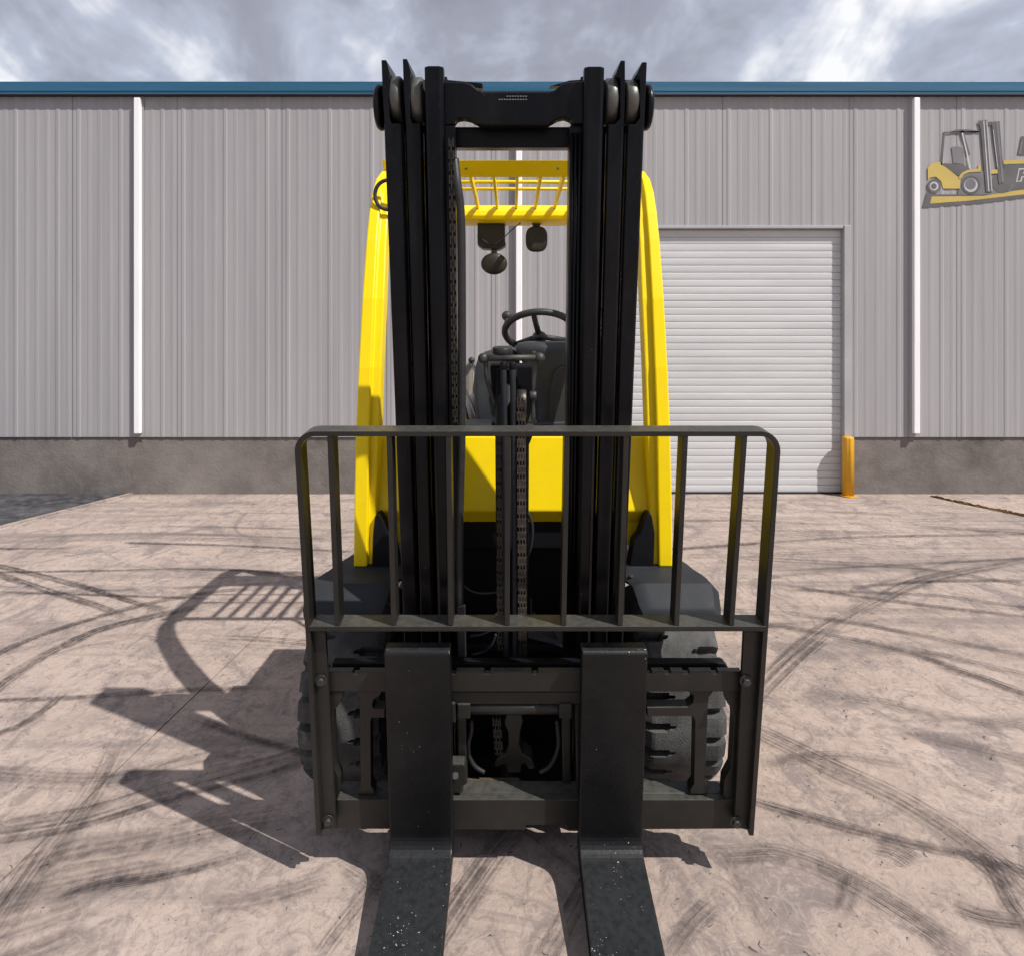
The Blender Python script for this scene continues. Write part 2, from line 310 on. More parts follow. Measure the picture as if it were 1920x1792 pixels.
def mark_mat(name, strength, lines, seed):
    m = bpy.data.materials.new(name); m.use_nodes = True; t = m.node_tree; L = t.links.new
    b = t.nodes['Principled BSDF']; o = t.nodes['Material Output']
    b.inputs['Base Color'].default_value = (0.045, 0.039, 0.043, 1); b.inputs['Roughness'].default_value = 0.85; b.inputs['Specular IOR Level'].default_value = 0.2
    def N(ty, **kw):
        n = t.nodes.new(ty)
        for k, v in kw.items(): setattr(n, k, v)
        return n
    uv = N('ShaderNodeUVMap'); sp = N('ShaderNodeSeparateXYZ'); L(uv.outputs[0], sp.inputs[0])     # u metres along, v 0..1 across
    def mth(op, a, c=None):
        x = N('ShaderNodeMath', operation=op)
        for i, q in enumerate((a, c)):
            if q is None: continue
            if isinstance(q, (int, float)): x.inputs[i].default_value = q
            else: L(q, x.inputs[i])
        return x.outputs[0]
    edge = mth('MULTIPLY', mth('MULTIPLY', sp.outputs[1], mth('SUBTRACT', 1.0, sp.outputs[1])), 4.0)
    gn = N('ShaderNodeNewGeometry')
    wob = N('ShaderNodeTexNoise'); wob.inputs['Scale'].default_value = 6; wob.noise_dimensions = '2D'; wob.inputs['Detail'].default_value = 3; L(gn.outputs['Position'], wob.inputs['Vector'])
    edge = mth('ADD', edge, mth('MULTIPLY', mth('SUBTRACT', wob.outputs['Fac'], 0.5), 0.9))
    er = N('ShaderNodeMapRange', interpolation_type='SMOOTHSTEP'); er.inputs[1].default_value = 0.12; er.inputs[2].default_value = 0.75; L(edge, er.inputs[0])
    mp_ = N('ShaderNodeMapping'); mp_.inputs['Scale'].default_value = (1.3, 11.0, 1); mp_.inputs['Location'].default_value = (seed, seed * 2, 0); L(uv.outputs[0], mp_.inputs[0])
    st = N('ShaderNodeTexNoise'); st.inputs['Scale'].default_value = 1.0; st.noise_dimensions = '2D'; st.inputs['Detail'].default_value = 4; st.inputs['Roughness'].default_value = 0.65; L(mp_.outputs[0], st.inputs['Vector'])
    sr = N('ShaderNodeMapRange'); sr.inputs[1].default_value = 0.36; sr.inputs[2].default_value = 0.60; L(st.outputs['Fac'], sr.inputs[0])
    a = mth('MULTIPLY', er.outputs[0], sr.outputs[0])
    bk = N('ShaderNodeTexNoise', noise_dimensions='2D'); bk.inputs['Scale'].default_value = 2.6; bk.inputs['Detail'].default_value = 4; bk.inputs['Roughness'].default_value = 0.65; L(gn.outputs['Position'], bk.inputs['Vector'])
    br_ = N('ShaderNodeMapRange'); br_.inputs[1].default_value = 0.36; br_.inputs[2].default_value = 0.58; br_.inputs[3].default_value = 0.68; L(bk.outputs['Fac'], br_.inputs[0])
    a = mth('MULTIPLY', a, br_.outputs[0])
    fine = N('ShaderNodeTexNoise'); fine.inputs['Scale'].default_value = 34; fine.noise_dimensions = '2D'; fine.inputs['Detail'].default_value = 3; fine.inputs['Roughness'].default_value = 0.7; L(gn.outputs['Position'], fine.inputs['Vector'])
    fr = N('ShaderNodeMapRange'); fr.inputs[1].default_value = 0.3; fr.inputs[2].default_value = 0.62; fr.inputs[3].default_value = 0.35; L(fine.outputs['Fac'], fr.inputs[0])
    a = mth('MULTIPLY', a, fr.outputs[0])
    if lines:                                                       # tread ribs leave thin clean lines
        fx = mth('FRACT', mth('MULTIPLY', sp.outputs[1], float(lines)))
        li = mth('ABSOLUTE', mth('SUBTRACT', fx, 0.5))
        lr = N('ShaderNodeMapRange'); lr.inputs[1].default_value = 0.05; lr.inputs[2].default_value = 0.13; lr.inputs[3].default_value = 0.05; L(li, lr.inputs[0])
        a = mth('MULTIPLY', a, lr.outputs[0])
    at = N('ShaderNodeAttribute', attribute_name='fade'); a = mth('MULTIPLY', a, mth('MULTIPLY', at.outputs['Fac'], strength))
    tr = N('ShaderNodeBsdfTransparent'); mx = N('ShaderNodeMixShader'); L(a, mx.inputs[0]); L(tr.outputs[0], mx.inputs[1]); L(b.outputs[0], mx.inputs[2]); L(mx.outputs[0], o.inputs[0])
    return m
MK = [mark_mat('rubber_mark_dark', 0.98, 0, 1.7), mark_mat('rubber_mark_soft', 0.5, 0, 5.1), mark_mat('rubber_mark_ribbed', 0.74, 4, 9.3)]

# ------------------------------------------------------------------ ground
gnd = empty('yard')
tag(gnd, kind='structure')
YB = 5.65                                                            # wall distance
# slabs parted by one open joint, over a dark bed
JA, JB = Vector((-1.118, 3.30, 0)), Vector((-1.245, 1.545, 0))
jd = (JA - JB) / (JA.y - JB.y)
def jx(y): return JB.x + jd.x * (y - JB.y)
g0, g1 = -40.0, 140.0
bed = box('ground_bed', (-150, g0, -0.3), (150, g1, -0.03), M['soil'], gnd, 0)
def slab(name, pts):
    fr = [Vector((x, y, 0)) for x, y in pts]
    return extr(name, fr, [p - Vector((0, 0, 0.028)) for p in fr], M['ground'], gnd, 0)
jw = 0.0028
slab('concrete_slab', [(jx(g0) + jw, g0), (150, g0), (150, g1), (jx(g1) + jw, g1)])
slab('concrete_slab', [(-150, g0), (jx(g0) - jw, g0), (jx(g1) - jw, g1), (-150, g1)])
# old asphalt lane beyond the concrete at the far left, with a pale kerb strip
A, B = G(-10, 990), G(250, 924)
ad = (B - A).normalized(); 
def along(k): return A + ad * k
asp = empty('asphalt_lane'); tag(asp, kind='structure')
p, q = along(-9), along(1.55)
extr('lane_surface', [Vector((p.x, p.y, 0.006)), Vector((q.x, q.y, 0.006)), Vector((q.x - 6, q.y, 0.006)), Vector((p.x - 14, p.y, 0.006))],
     [Vector((p.x, p.y, 0.001)), Vector((q.x, q.y, 0.001)), Vector((q.x - 6, q.y, 0.001)), Vector((p.x - 14, p.y, 0.001))], M['asphalt'], asp, 0)
perp = Vector((ad.y, -ad.x, 0)) * 0.035
extr('edge_strip', [p + Vector((0, 0, 0.011)), q + Vector((0, 0, 0.011)), q + perp + Vector((0, 0, 0.011)), p + perp + Vector((0, 0, 0.011))],
     [p + Vector((0, 0, 0.001)), q + Vector((0, 0, 0.001)), q + perp + Vector((0, 0, 0.001)), p + perp + Vector((0, 0, 0.001))], M['ground'], asp, 0)
# tyre marks
def ribbon(px, w, kind, z):
    c = spline([G(*p) for p in px], 10)
    v, uvs, fd, s = [], [], [], random.uniform(0, 50); last = None
    fl = max(3, len(c) // 5)
    for i, p in enumerate(c):
        t = (c[min(i + 1, len(c) - 1)] - c[max(i - 1, 0)]).normalized(); n_ = Vector((-t.y, t.x, 0))
        if last is not None: s += (p - last).length
        last = p
        for sgn in (-1, 1): v.append((p.x + n_.x * w / 2 * sgn, p.y + n_.y * w / 2 * sgn, z)); uvs.append((s, 0.5 + sgn / 2)); fd.append(min(1.0, i / fl, (len(c) - 1 - i) / fl))
    f = [(2 * i, 2 * i + 2, 2 * i + 3, 2 * i + 1) for i in range(len(c) - 1)]
    me = bpy.data.meshes.new('tyre_mark'); me.from_pydata(v, [], f); ul = me.uv_layers.new(name='UVMap')
    for lp in me.loops: ul.data[lp.index].uv = uvs[lp.vertex_index]
    ca = me.attributes.new('fade', 'FLOAT', 'POINT')
    for i_, q_ in enumerate(fd): ca.data[i_].value = q_
    return link('tyre_mark', me, MK[kind], gnd)
marks = [
 ([(-60,1050),(0,1062),(78,1080),(176,1105),(273,1134),(324,1148)],.085,0), ([(-60,1062),(0,1078),(39,1091),(98,1111),(176,1134),(266,1168)],.085,0),
 ([(-60,1255),(0,1224),(78,1191),(195,1154),(312,1125),(430,1107),(560,1100)],.085,0), ([(-50,1330),(0,1283),(59,1244),(117,1212),(195,1179),(312,1150),(420,1128)],.11,0),
 ([(-50,1316),(0,1314),(117,1310),(234,1302),(352,1294),(560,1290)],.05,0), ([(-50,1110),(0,1111),(117,1113),(273,1119),(547,1127)],.05,0),
 ([(-30,1077),(0,1074),(195,1070),(352,1067),(547,1074),(640,1080)],.055,0), ([(-30,1118),(195,1108),(430,1098),(560,1090)],.05,1),
 ([(230,1017),(273,1019),(430,1023),(586,1031),(680,1036)],.06,0), ([(-40,1029),(0,1029),(98,1029),(140,1028)],.06,0), ([(300,986),(332,987),(547,992),(650,995)],.06,1),
 ([(60,1008),(250,1000),(420,1004),(640,1012)],.06,1), ([(-60,1575),(0,1560),(156,1533),(312,1486),(430,1455),(547,1423),(700,1370)],.17,2),
 ([(-60,1450),(0,1455),(195,1462),(352,1427),(560,1380)],.12,1), ([(-60,1412),(0,1376),(39,1361),(90,1326),(130,1290)],.06,0), ([(0,1660),(120,1610),(260,1585),(420,1548),(600,1520)],.16,1),
 ([(-40,1792),(20,1700),(90,1600),(180,1480),(230,1380)],.13,1), ([(-60,1720),(30,1690),(120,1670),(260,1640),(330,1630)],.12,1),
 ([(100,1690),(200,1660),(330,1640),(480,1600)],.05,0), ([(380,1700),(480,1690),(620,1650)],.08,1), ([(-60,1800),(60,1760),(170,1720)],.2,1), ([(340,1340),(450,1380),(520,1400),(640,1430)],.05,0),
 ([(1440,1073),(1613,1063),(1747,1057),(1920,1047),(2000,1043)],.05,0), ([(1380,1080),(1547,1110),(1713,1133),(1920,1157),(2000,1165)],.055,0),
 ([(1380,1160),(1443,1173),(1580,1197),(1713,1227),(1813,1263),(1913,1298),(1990,1330)],.075,0), ([(1380,1345),(1437,1280),(1497,1223),(1563,1173),(1647,1127),(1730,1090),(1880,1057),(1990,1035)],.15,2),
 ([(1480,1150),(1540,1160),(1647,1177),(1780,1203),(1920,1230),(2000,1245)],.055,0), ([(1560,1105),(1713,1093),(1813,1090),(1920,1090),(2000,1090)],.05,0),
 ([(1650,1060),(1730,1067),(1813,1080),(1920,1097),(2000,1110)],.05,0), ([(1440,1105),(1563,1110),(1747,1117),(1920,1140),(2000,1150)],.05,0),
 ([(1200,975),(1280,977),(1413,977),(1580,987)],.055,0), ([(1240,1035),(1280,1030),(1413,1020),(1613,1008),(1920,1003),(2000,1002)],.055,0), ([(1740,990),(1797,993),(1920,1002),(2000,1008)],.05,0),
 ([(1300,1000),(1500,996),(1700,1001)],.05,1), ([(1290,950),(1450,955),(1600,962),(1760,972)],.06,1), ([(1400,1090),(1520,1075),(1640,1072)],.09,1),
 ([(1350,1340),(1428,1377),(1559,1441),(1665,1490),(1754,1543),(1842,1607),(1920,1671),(2000,1760)],.135,2), ([(1360,1490),(1424,1508),(1559,1547),(1700,1582),(1842,1614),(1920,1639),(2000,1665)],.05,0),
 ([(1330,1610),(1392,1607),(1470,1607),(1576,1646),(1665,1696),(1771,1766),(1824,1800)],.10,2), ([(1746,1246),(1842,1274),(1920,1306),(2000,1345)],.07,2), ([(1700,1218),(1771,1232),(1920,1267),(2000,1290)],.06,0),
 ([(1840,1600),(1863,1632),(1895,1696),(1920,1731),(1960,1800)],.055,0), ([(1350,1590),(1375,1632),(1417,1706),(1460,1784)],.045,1), ([(1790,1705),(1850,1725),(1930,1735)],.07,0),
 ([(1680,1370),(1736,1384),(1913,1427),(2000,1450)],.09,1), ([(1500,1300),(1650,1320),(1800,1350),(1960,1370)],.08,1), ([(1575,1720),(1590,1680),(1600,1640)],.08,1), ([(1640,1590),(1680,1600),(1720,1625)],.09,0),
 ([(800,1800),(826,1759),(877,1679),(928,1606),(965,1562),(1010,1500)],.10,2), ([(600,1800),(629,1759),(691,1679),(740,1610)],.07,1), ([(1020,1810),(1041,1773),(1081,1700),(1130,1610)],.08,2), ([(985,1560),(1001,1576),(1070,1631),(1110,1670)],.03,1),
 ([(1260,1800),(1300,1740),(1340,1700)],.07,1), ([(640,1620),(700,1660),(740,1700)],.06,1), ([(1420,1440),(1560,1420),(1720,1440)],.05,1),
 ([(300,950),(460,945),(640,950)],.05,1), ([(1640,940),(1760,950),(1920,965)],.05,1),
]
for i, (px, w, k) in enumerate(marks): ribbon(px, w * (.8 if k == 0 else .9), k, 0.0040 + 0.00018 * i)
zz = 0.0040 + 0.00018 * len(marks)
for i in range(34):                                                  # faint old marks towards the building
    y0 = random.uniform(2.7, 5.3); x0 = random.uniform(-.95, .95) * y0 * .8; a0 = random.gauss(0, .22); L0 = random.uniform(.5, 1.8); cv = random.uniform(-.07, .07)
    p0 = Vector((x0, y0)); pts = []
    for k in range(5):
        a = a0 + cv * k; pts.append(p0.copy()); p0 = p0 + Vector((math.cos(a), math.sin(a))) * L0 / 4
    if max(p.y for p in pts) > 5.5 or min(p.y for p in pts) < 1.25: continue
    zz += 0.00012; ribbon([(CX + p.x / p.y * F, HY + H / p.y * F) for p in pts], random.uniform(.015, .05), random.choice((0, 1, 1, 1, 1)), zz)
# a line of rusty leaf litter by the base wall at the right
c = spline([G(1745, 931), G(1800, 943), G(1870, 957), G(1930, 970), G(2060, 1000)], 14)
v, f = [], []
for i, p in enumerate(c):
    w = 0.012 + 0.035 * min(1, i / 20) * random.uniform(0.6, 1.3)
    v += [(p.x, p.y + w + random.uniform(-.012, .012), 0.002), (p.x, p.y, 0.013 + random.uniform(0, .012)), (p.x, p.y - w + random.uniform(-.012, .012), 0.002)]
f = [q for i in range(len(c) - 1) for q in ((3*i, 3*i+3, 3*i+4, 3*i+1), (3*i+1, 3*i+4, 3*i+5, 3*i+2))]
lit = mesh('leaf_litter', v, f, M['earth']); tag(lit, 'line of rusty brown dirt on the concrete by the right base wall', 'dirt', kind='stuff')

# ------------------------------------------------------------------ warehouse
wh = empty('warehouse', (0, YB, 0)); tag(wh, 'low grey metal warehouse with blue eave and white downpipes', 'warehouse')
def wx(px): return (px - CX) / F * YB
def wz(py): return H - (py - HY) / F * YB
Z_BASE, Z_EAVE, Z_TOP = wz(816), H - (176 - HY) / F * (YB - .085), H - (152 - HY) / F * (YB - .085)
DX0, DX1, DZ = wx(1130), wx(1578), wz(430)
YS = YB - 0.014                                                       # outer face of the siding's valleys
XL, XR, DEP = -9.4, 9.6, 9.0
def base_piece(x0, x1): box('base_wall', (x0, YB, -0.02), (x1, YB + 0.2, Z_BASE), M['base'], wh, 0.004)
base_piece(XL, DX0 - 0.07); base_piece(DX1 + 0.07, XR)
shared = {}
def sheet(x0, x1, z0, z1):
    """one ribbed siding sheet"""
    key = (round(x1 - x0, 3), round(z1 - z0, 3))
    if key not in shared:
        w = x1 - x0; nr = max(1, round(w / 0.092)); pt = w / nr; prof = []
        for k in range(nr):
            a = k * pt; h = 0.0042 if k % 4 == 0 else 0.0019
            prof += [(a + 0.002, 0), (a + pt * .34, 0), (a + pt * .46, -h), (a + pt * .68, -h), (a + pt * .80, 0)]
        prof += [(w - 0.002, 0)]
        v = [(x, y, z) for x, y in prof for z in (0, z1 - z0)]
        f = [(2 * i, 2 * i + 2, 2 * i + 3, 2 * i + 1) for i in range(len(prof) - 1)]
        me = bpy.data.meshes.new('siding_sheet'); me.from_pydata(v, [], f); me.materials.append(M['siding']); shared[key] = me
    o = bpy.data.objects.new('siding_sheet', shared[key]); COL.objects.link(o); o.parent = wh
    o.location = (x0, YS - YB + random.uniform(-.0012, .0012), z0); return o
def run(x0, x1, z0, z1):
    n = max(1, round((x1 - x0) / 0.9)); s = (x1 - x0) / n
    for k in range(n): sheet(x0 + k * s, x0 + (k + 1) * s, z0, z1)
run(XL, DX0 - 0.06, Z_BASE - 0.015, Z_EAVE + 0.02); run(DX0 - 0.06, DX1 + 0.06, DZ + 0.025, Z_EAVE + 0.02); run(DX1 + 0.06, XR, Z_BASE - 0.015, Z_EAVE + 0.02)
# body behind the front sheets
def solid(name, x0, x1, z0, z1): box(name, (x0, YB + 0.003, z0), (x1, YB + DEP, z1), M['siding'], wh, 0)
box('wall_core', (XL, YB + 0.003, Z_BASE), (DX0 - 0.07, YB + 0.15, Z_EAVE), M['jamb'], wh, 0)
box('wall_core', (DX1 + 0.07, YB + 0.003, Z_BASE), (XR, YB + 0.15, Z_EAVE), M['jamb'], wh, 0)
box('wall_core', (DX0 - 0.07, YB + 0.003, DZ + 0.025), (DX1 + 0.07, YB + 0.15, Z_EAVE), M['jamb'], wh, 0)
box('side_wall', (XL, YB + 0.2, 0), (XL + 0.15, YB + DEP, Z_EAVE), M['siding'], wh, 0)
box('side_wall', (XR - 0.15, YB + 0.2, 0), (XR, YB + DEP, Z_EAVE), M['siding'], wh, 0)
box('rear_wall', (XL, YB + DEP, 0), (XR, YB + DEP + 0.15, Z_EAVE), M['siding'], wh, 0)
# eave: blue folded fascia with dark soffit, roof behind
fy = YS - 0.055
sec = [(fy, Z_TOP), (fy, Z_EAVE + 0.03), (fy + 0.006, Z_EAVE + 0.026), (fy + 0.006, Z_EAVE), (fy + 0.02, Z_EAVE), (fy + 0.02, Z_TOP - 0.004)]
loft('eave_fascia', [[Vector((x, y, z)) for y, z in sec] for x in (XL - 0.05, XR + 0.05)], M['fascia'], wh, 0.0015)
box('soffit', (XL, fy + 0.021, Z_EAVE - 0.002), (XR, YB + 0.1, Z_EAVE + 0.05), M['soffit'], wh, 0)
extr('roof', [Vector((XL - .05, fy + .021, Z_TOP - .01)), Vector((XR + .05, fy + .021, Z_TOP - .01)), Vector((XR + .05, YB + DEP + .2, Z_TOP + .35)), Vector((XL - .05, YB + DEP + .2, Z_TOP + .35))],
     [Vector((XL - .05, fy + .021, Z_EAVE + .052)), Vector((XR + .05, fy + .021, Z_EAVE + .052)), Vector((XR + .05, YB + DEP + .2, Z_EAVE + .3)), Vector((XL - .05, YB + DEP + .2, Z_EAVE + .3))], M['roofing'], wh, 0)
for px in (-520, 256, 973, 1720, 2440):
    x = (px - CX) / F * (YS - 0.05); w = 0.0265
    dp = box('downpipe', (x - w, YS - 0.050, Z_BASE + 0.02), (x + w, YS - 0.010, H - (183 - HY) / F * (YS - .05)), M['white'], wh, 0.006)
    box('backing_strip', (x - w - 0.02, YS - 0.0095, Z_BASE - 0.014), (x + w + 0.012, YS - 0.0075, Z_EAVE), M['siding'], wh, 0)
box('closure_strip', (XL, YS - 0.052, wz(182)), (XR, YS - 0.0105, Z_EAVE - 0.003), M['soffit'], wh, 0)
# roller door
YD = YB + 0.022
dr = box('roller_door', (DX0 - 0.0019, YD, 0.0), (DX1 + 0.0019, YD + 0.015, DZ - 0.0005), M['jamb'], wh, 0)
NSL = 37; sh = (DZ - 0.02) / NSL
v, prof = [], [(0.0, 0), (-.003, .0), (-.0045, .10), (-.0056, .30), (-.006, .55), (-.0055, .85), (-.004, .96), (-.001, 1.0), (0, 1.0)]
sl = bpy.data.meshes.new('slat')
for x in (DX0, DX1):
    for y, z in prof: v.append((x, y, z * (sh - 0.003)))
n_ = len(prof)
sl.from_pydata(v, [], [(i, i + 1, n_ + i + 1, n_ + i) for i in range(n_ - 1)] + [tuple(range(n_)), tuple(range(2 * n_ - 1, n_ - 1, -1))])
sl.materials.append(M['slat'])
for k in range(NSL):
    o = bpy.data.objects.new('slat', sl); COL.objects.link(o); o.parent = dr
    o.location = (0, YD - 0.002 + random.uniform(-.001, .001), 0.016 + k * sh)
box('bottom_rail', (DX0, YD - 0.022, 0.003), (DX1, YD - 0.001, 0.015), M['soffit'], dr, 0.001)
for x0, x1 in ((DX0 - 0.062, DX0 - 0.002), (DX1 + 0.002, DX1 + 0.062)):
    box('door_jamb', (x0, YS - 0.03, 0), (x1, YB + 0.15, DZ + 0.026), M['jamb'], wh, 0.003)
box('door_head', (DX0 - 0.0015, YS - 0.022, DZ), (DX1 + 0.0015, YB + 0.15, DZ + 0.024), M['jamb'], wh, 0.003)
# yellow guard post by the door
bo = empty('bollard', ((1593 - CX) / F * (YB - 0.11), YB - 0.085, 0)); tag(bo, 'yellow steel guard post standing at the right jamb of the roller door', 'bollard')
bx_ = (1593 - CX) / F * (YB - 0.11); r_ = 0.046
secs = []
for z, rr in ((0, r_), (0.50, r_), (0.512, r_ * .93), (0.516, r_ * .6)):
    secs.append([Vector((bx_ + rr * (1 + 0.07 * math.cos(k * math.pi / 2)) * math.cos(k * math.pi / 16), YB - 0.085 + rr * (1 + 0.07 * math.cos(k * math.pi / 2)) * math.sin(k * math.pi / 16), z)) for k in range(32)])
loft('post', secs, M['bollard'], bo, 0, True)
cyl('base_ring', (bx_, YB - 0.085, 0.0005), (bx_, YB - 0.085, 0.012), 0.062, M['bollard'], bo)

# ------------------------------------------------------------------ painted wall sign
sg = empty('wall_sign', W(1840, 330, YS - 0.03)); tag(sg, 'painted sign with yellow forklift on a banner, on the wall at right', 'sign')
def S(x, y, layer): return W(1700 + 0.1146 * x, 200 + 0.1146 * y, YS - 0.0056 - 0.0012 * layer)
def spoly(name, pts, layer, m):
    fr = [S(x, y, layer) for x, y in pts]
    return extr(name, fr, [p + Vector((0, 0.0009, 0)) for p in fr], M[m], sg, 0)
def sbar(name, a, b, w, layer, m):
    d = Vector((b[0] - a[0], b[1] - a[1])); d.normalize(); nx, ny = -d.y * w / 2, d.x * w / 2
    return spoly(name, [(a[0] + nx, a[1] + ny), (b[0] + nx, b[1] + ny), (b[0] - nx, b[1] - ny), (a[0] - nx, a[1] - ny)], layer, m)
def sdisc(name, c, r, layer, m, n=28): return spoly(name, [(c[0] + r * math.cos(2 * math.pi * k / n), c[1] + r * math.sin(2 * math.pi * k / n)) for k in range(n)], layer, m)
spoly('banner_outline', [(255, 1660), (330, 1400), (430, 1440), (1250, 1440), (1700, 1350), (3600, 1140), (3600, 1290), (1920, 1500), (1200, 1590)], 0, 'sg_dark')
spoly('banner', [(385, 1590), (410, 1475), (1250, 1465), (1700, 1390), (3560, 1170), (3560, 1240), (1920, 1440), (1000, 1545)], 1, 'sg_yellow')
spoly('banner_panel', [(1590, 955), (3560, 900), (3560, 1150), (1760, 1345), (1560, 1345)], 0, 'sg_dark')
spoly('banner_stripe', [(1585, 880), (3560, 800), (3560, 885), (1585, 945)], 1, 'sg_yellow')
spoly('letter', [(1790, 1235), (1835, 1015), (2060, 1000), (2120, 1040), (2100, 1120), (2040, 1150), (1895, 1160), (1880, 1230)], 1, 'sg_light')
spoly('letter_face', [(1815, 1218), (1852, 1035), (2045, 1022), (2085, 1050), (2070, 1105), (2030, 1130), (1880, 1140), (1862, 1215)], 2, 'sg_dark')
spoly('letter_counter', [(1905, 1105), (1915, 1060), (2010, 1055), (2000, 1098)], 3, 'sg_light')
spoly('emblem', [(1805, 800), (1875, 490), (2130, 480), (2060, 790)], 0, 'sg_dark')
spoly('emblem_edge', [(1830, 780), (1880, 560), (1905, 560), (1870, 778)], 1, 'sg_mid')
spoly('truck_chassis', [(870, 1190), (1000, 1080), (1250, 1060), (1560, 1040), (1700, 1180), (1740, 1300), (1680, 1400), (1400, 1440), (830, 1450), (860, 1340)], 1, 'sg_mid')  # dark grey truck chassis drawn on the sign
sdisc('truck_tyre', (1560, 1250), 170, 2, 'sg_dark')
spoly('truck_body', [(345, 1010), (400, 930), (560, 905), (620, 970), (860, 1170), (880, 1190), (870, 1345), (595, 1345), (565, 1225), (480, 1150), (385, 1165), (350, 1210)], 2, 'sg_yellow')
spoly('truck_cab', [(560, 950), (620, 930), (930, 950), (1040, 1030), (860, 1150), (620, 975)], 3, 'sg_dark')
spoly('truck_seat', [(735, 665), (830, 650), (940, 690), (950, 950), (760, 925)], 1, 'sg_mid')
spoly('truck_fender', [(845, 1165), (905, 1085), (1000, 1040), (1160, 1018), (1190, 945), (1215, 950), (1225, 1065), (1010, 1080), (930, 1120), (880, 1190)], 4, 'sg_yellow')
sdisc('truck_tyre', (450, 1305), 112, 3, 'sg_dark'); sdisc('truck_rim', (448, 1305), 72, 4, 'sg_light'); sdisc('truck_hub', (446, 1305), 46, 5, 'sg_dark')
sdisc('truck_tyre', (1050, 1285), 152, 3, 'sg_dark'); sdisc('truck_rim', (1050, 1290), 112, 4, 'sg_light'); sdisc('truck_hub', (1045, 1270), 88, 5, 'sg_mid')
sbar('truck_guard', (570, 960), (612, 430), 32, 2, 'sg_dark'); sbar('truck_guard', (600, 430), (1200, 415), 26, 3, 'sg_dark'); sbar('truck_guard', (900, 400), (1010, 800), 60, 3, 'sg_dark'); sbar('truck_guard', (910, 430), (1045, 1030), 24, 4, 'sg_light')
spoly('truck_guard', [(700, 420), (820, 380), (1000, 375), (1190, 400), (1190, 430)], 3, 'sg_dark')
spoly('truck_rail', [(1165, 235), (1320, 220), (1400, 1400), (1300, 1400), (1215, 380)], 5, 'sg_dark'); sbar('truck_rail', (1262, 235), (1345, 1390), 18, 6, 'sg_light'); sbar('truck_rail', (1310, 235), (1395, 1390), 14, 6, 'sg_light')
spoly('truck_rail', [(1390, 255), (1520, 240), (1600, 1240), (1510, 1270)], 5, 'sg_dark'); sbar('truck_rail', (1480, 250), (1575, 1235), 34, 6, 'sg_mid'); sbar('truck_rail', (1415, 380), (1490, 1000), 10, 6, 'sg_light')
spoly('truck_rail', [(1310, 255), (1400, 250), (1400, 290), (1315, 300)], 4, 'sg_dark')
spoly('truck_cover', [(1375, 1035), (1480, 1030), (1490, 1095), (1385, 1105)], 7, 'sg_yellow')

# ------------------------------------------------------------------ forklift
fk = empty('forklift', (0, 2.4, 0)); tag(fk, 'yellow forklift with tall black mast and forks, parked facing the camera', 'forklift')
CEN = 962.0
def lerp(a, b, t): return a + (b - a) * t
def xat(line, y):                                                    # line = ((x, y), (x, y)) in photo pixels
    (xa, ya), (xb, yb) = line; return lerp(xa, xb, (y - ya) / (yb - ya))
# --- mast rails: section with front flange, web and rear flange
def rail(name, lL, lR, ytop, off, dep, kind):
    secs = []
    for y in (ytop, 1560):
        (xa, w), (xb, _) = MP(xat(lL, y), y, off), MP(xat(lR, y), y, off)
        if w < -0.545: w = -0.545
        d = xb - xa
        fl = 0.020
        if kind == 'L': web = (xa, xa + min(0.013, d * .4))             # channel: web on the outer side
        else: web = (xb - min(0.013, d * .4), xb)
        ch = .0075
        sec = [(xa, .003), (xa + .003, 0), (xb - ch, 0), (xb, ch * .8)] if kind == 'L' else [(xa, .004), (xa + .004, 0), (xb - ch * .6, 0), (xb, ch * .5)]
        if kind == 'L': sec += [(xb, fl), (web[1], fl + .008), (web[1], dep - fl - .008), (xb, dep - fl), (xb, dep), (xa, dep)]
        else: sec += [(xb, dep), (xa, dep), (xa, dep - fl), (web[0], dep - fl - .008), (web[0], fl + .008), (xa, fl)]
        secs.append([ML(x, w, off - q) for x, q in sec])
    return loft(name, secs, M['mast'], fk, 0.001)
LN = dict(
 oL=((720, 240), (755, 1160)), oR=((757, 240), (784, 1160)), mL=((761, 240), (788, 1160)), mR=((793, 240), (813, 1160)), iL=((795, 130), (820, 1160)), iR=((831, 130), (846, 1160)),
 IL=((1096, 130), (1081, 1160)), IR=((1134, 130), (1109, 1160)), NL=((1138, 240), (1114, 1160)), NR=((1170, 240), (1141, 1160)), OL=((1175, 240), (1145, 1160)), OR=((1208, 240), (1171, 1160)))
rail('outer_rail', LN['oL'], LN['oR'], 232, -0.016, 0.13, 'L'); rail('middle_rail', LN['mL'], LN['mR'], 232, -0.006, 0.12, 'L')
rail('outer_rail', LN['OL'], LN['OR'], 234, -0.016, 0.13, 'R'); rail('middle_rail', LN['NL'], LN['NR'], 234, -0.006, 0.12, 'R')
def inner_rail(lL, lR, yt):
    secs = []
    for y in (yt, 1560):
        (xa, w), (xb, _) = MP(xat(lL, y), y, 0.012), MP(xat(lR, y), y, 0.012)
        w = max(w, -0.53); c = 0.008
        sec = [(xa, -c), (xa + c, 0), (xb - c, 0), (xb, -c), (xb, -.03), (xb - .012, -.036), (xb - .012, -.075), (xb, -.08), (xb, -.11), (xa, -.11), (xa, -.08), (xa + .012, -.075), (xa + .012, -.036), (xa, -.03)]
        secs.append([ML(x, w, 0.012 + q) for x, q in sec])
    return loft('inner_rail', secs, M['mast'], fk, 0.002)
inner_rail(LN['iL'], LN['iR'], 124); inner_rail(LN['IL'], LN['IR'], 125)
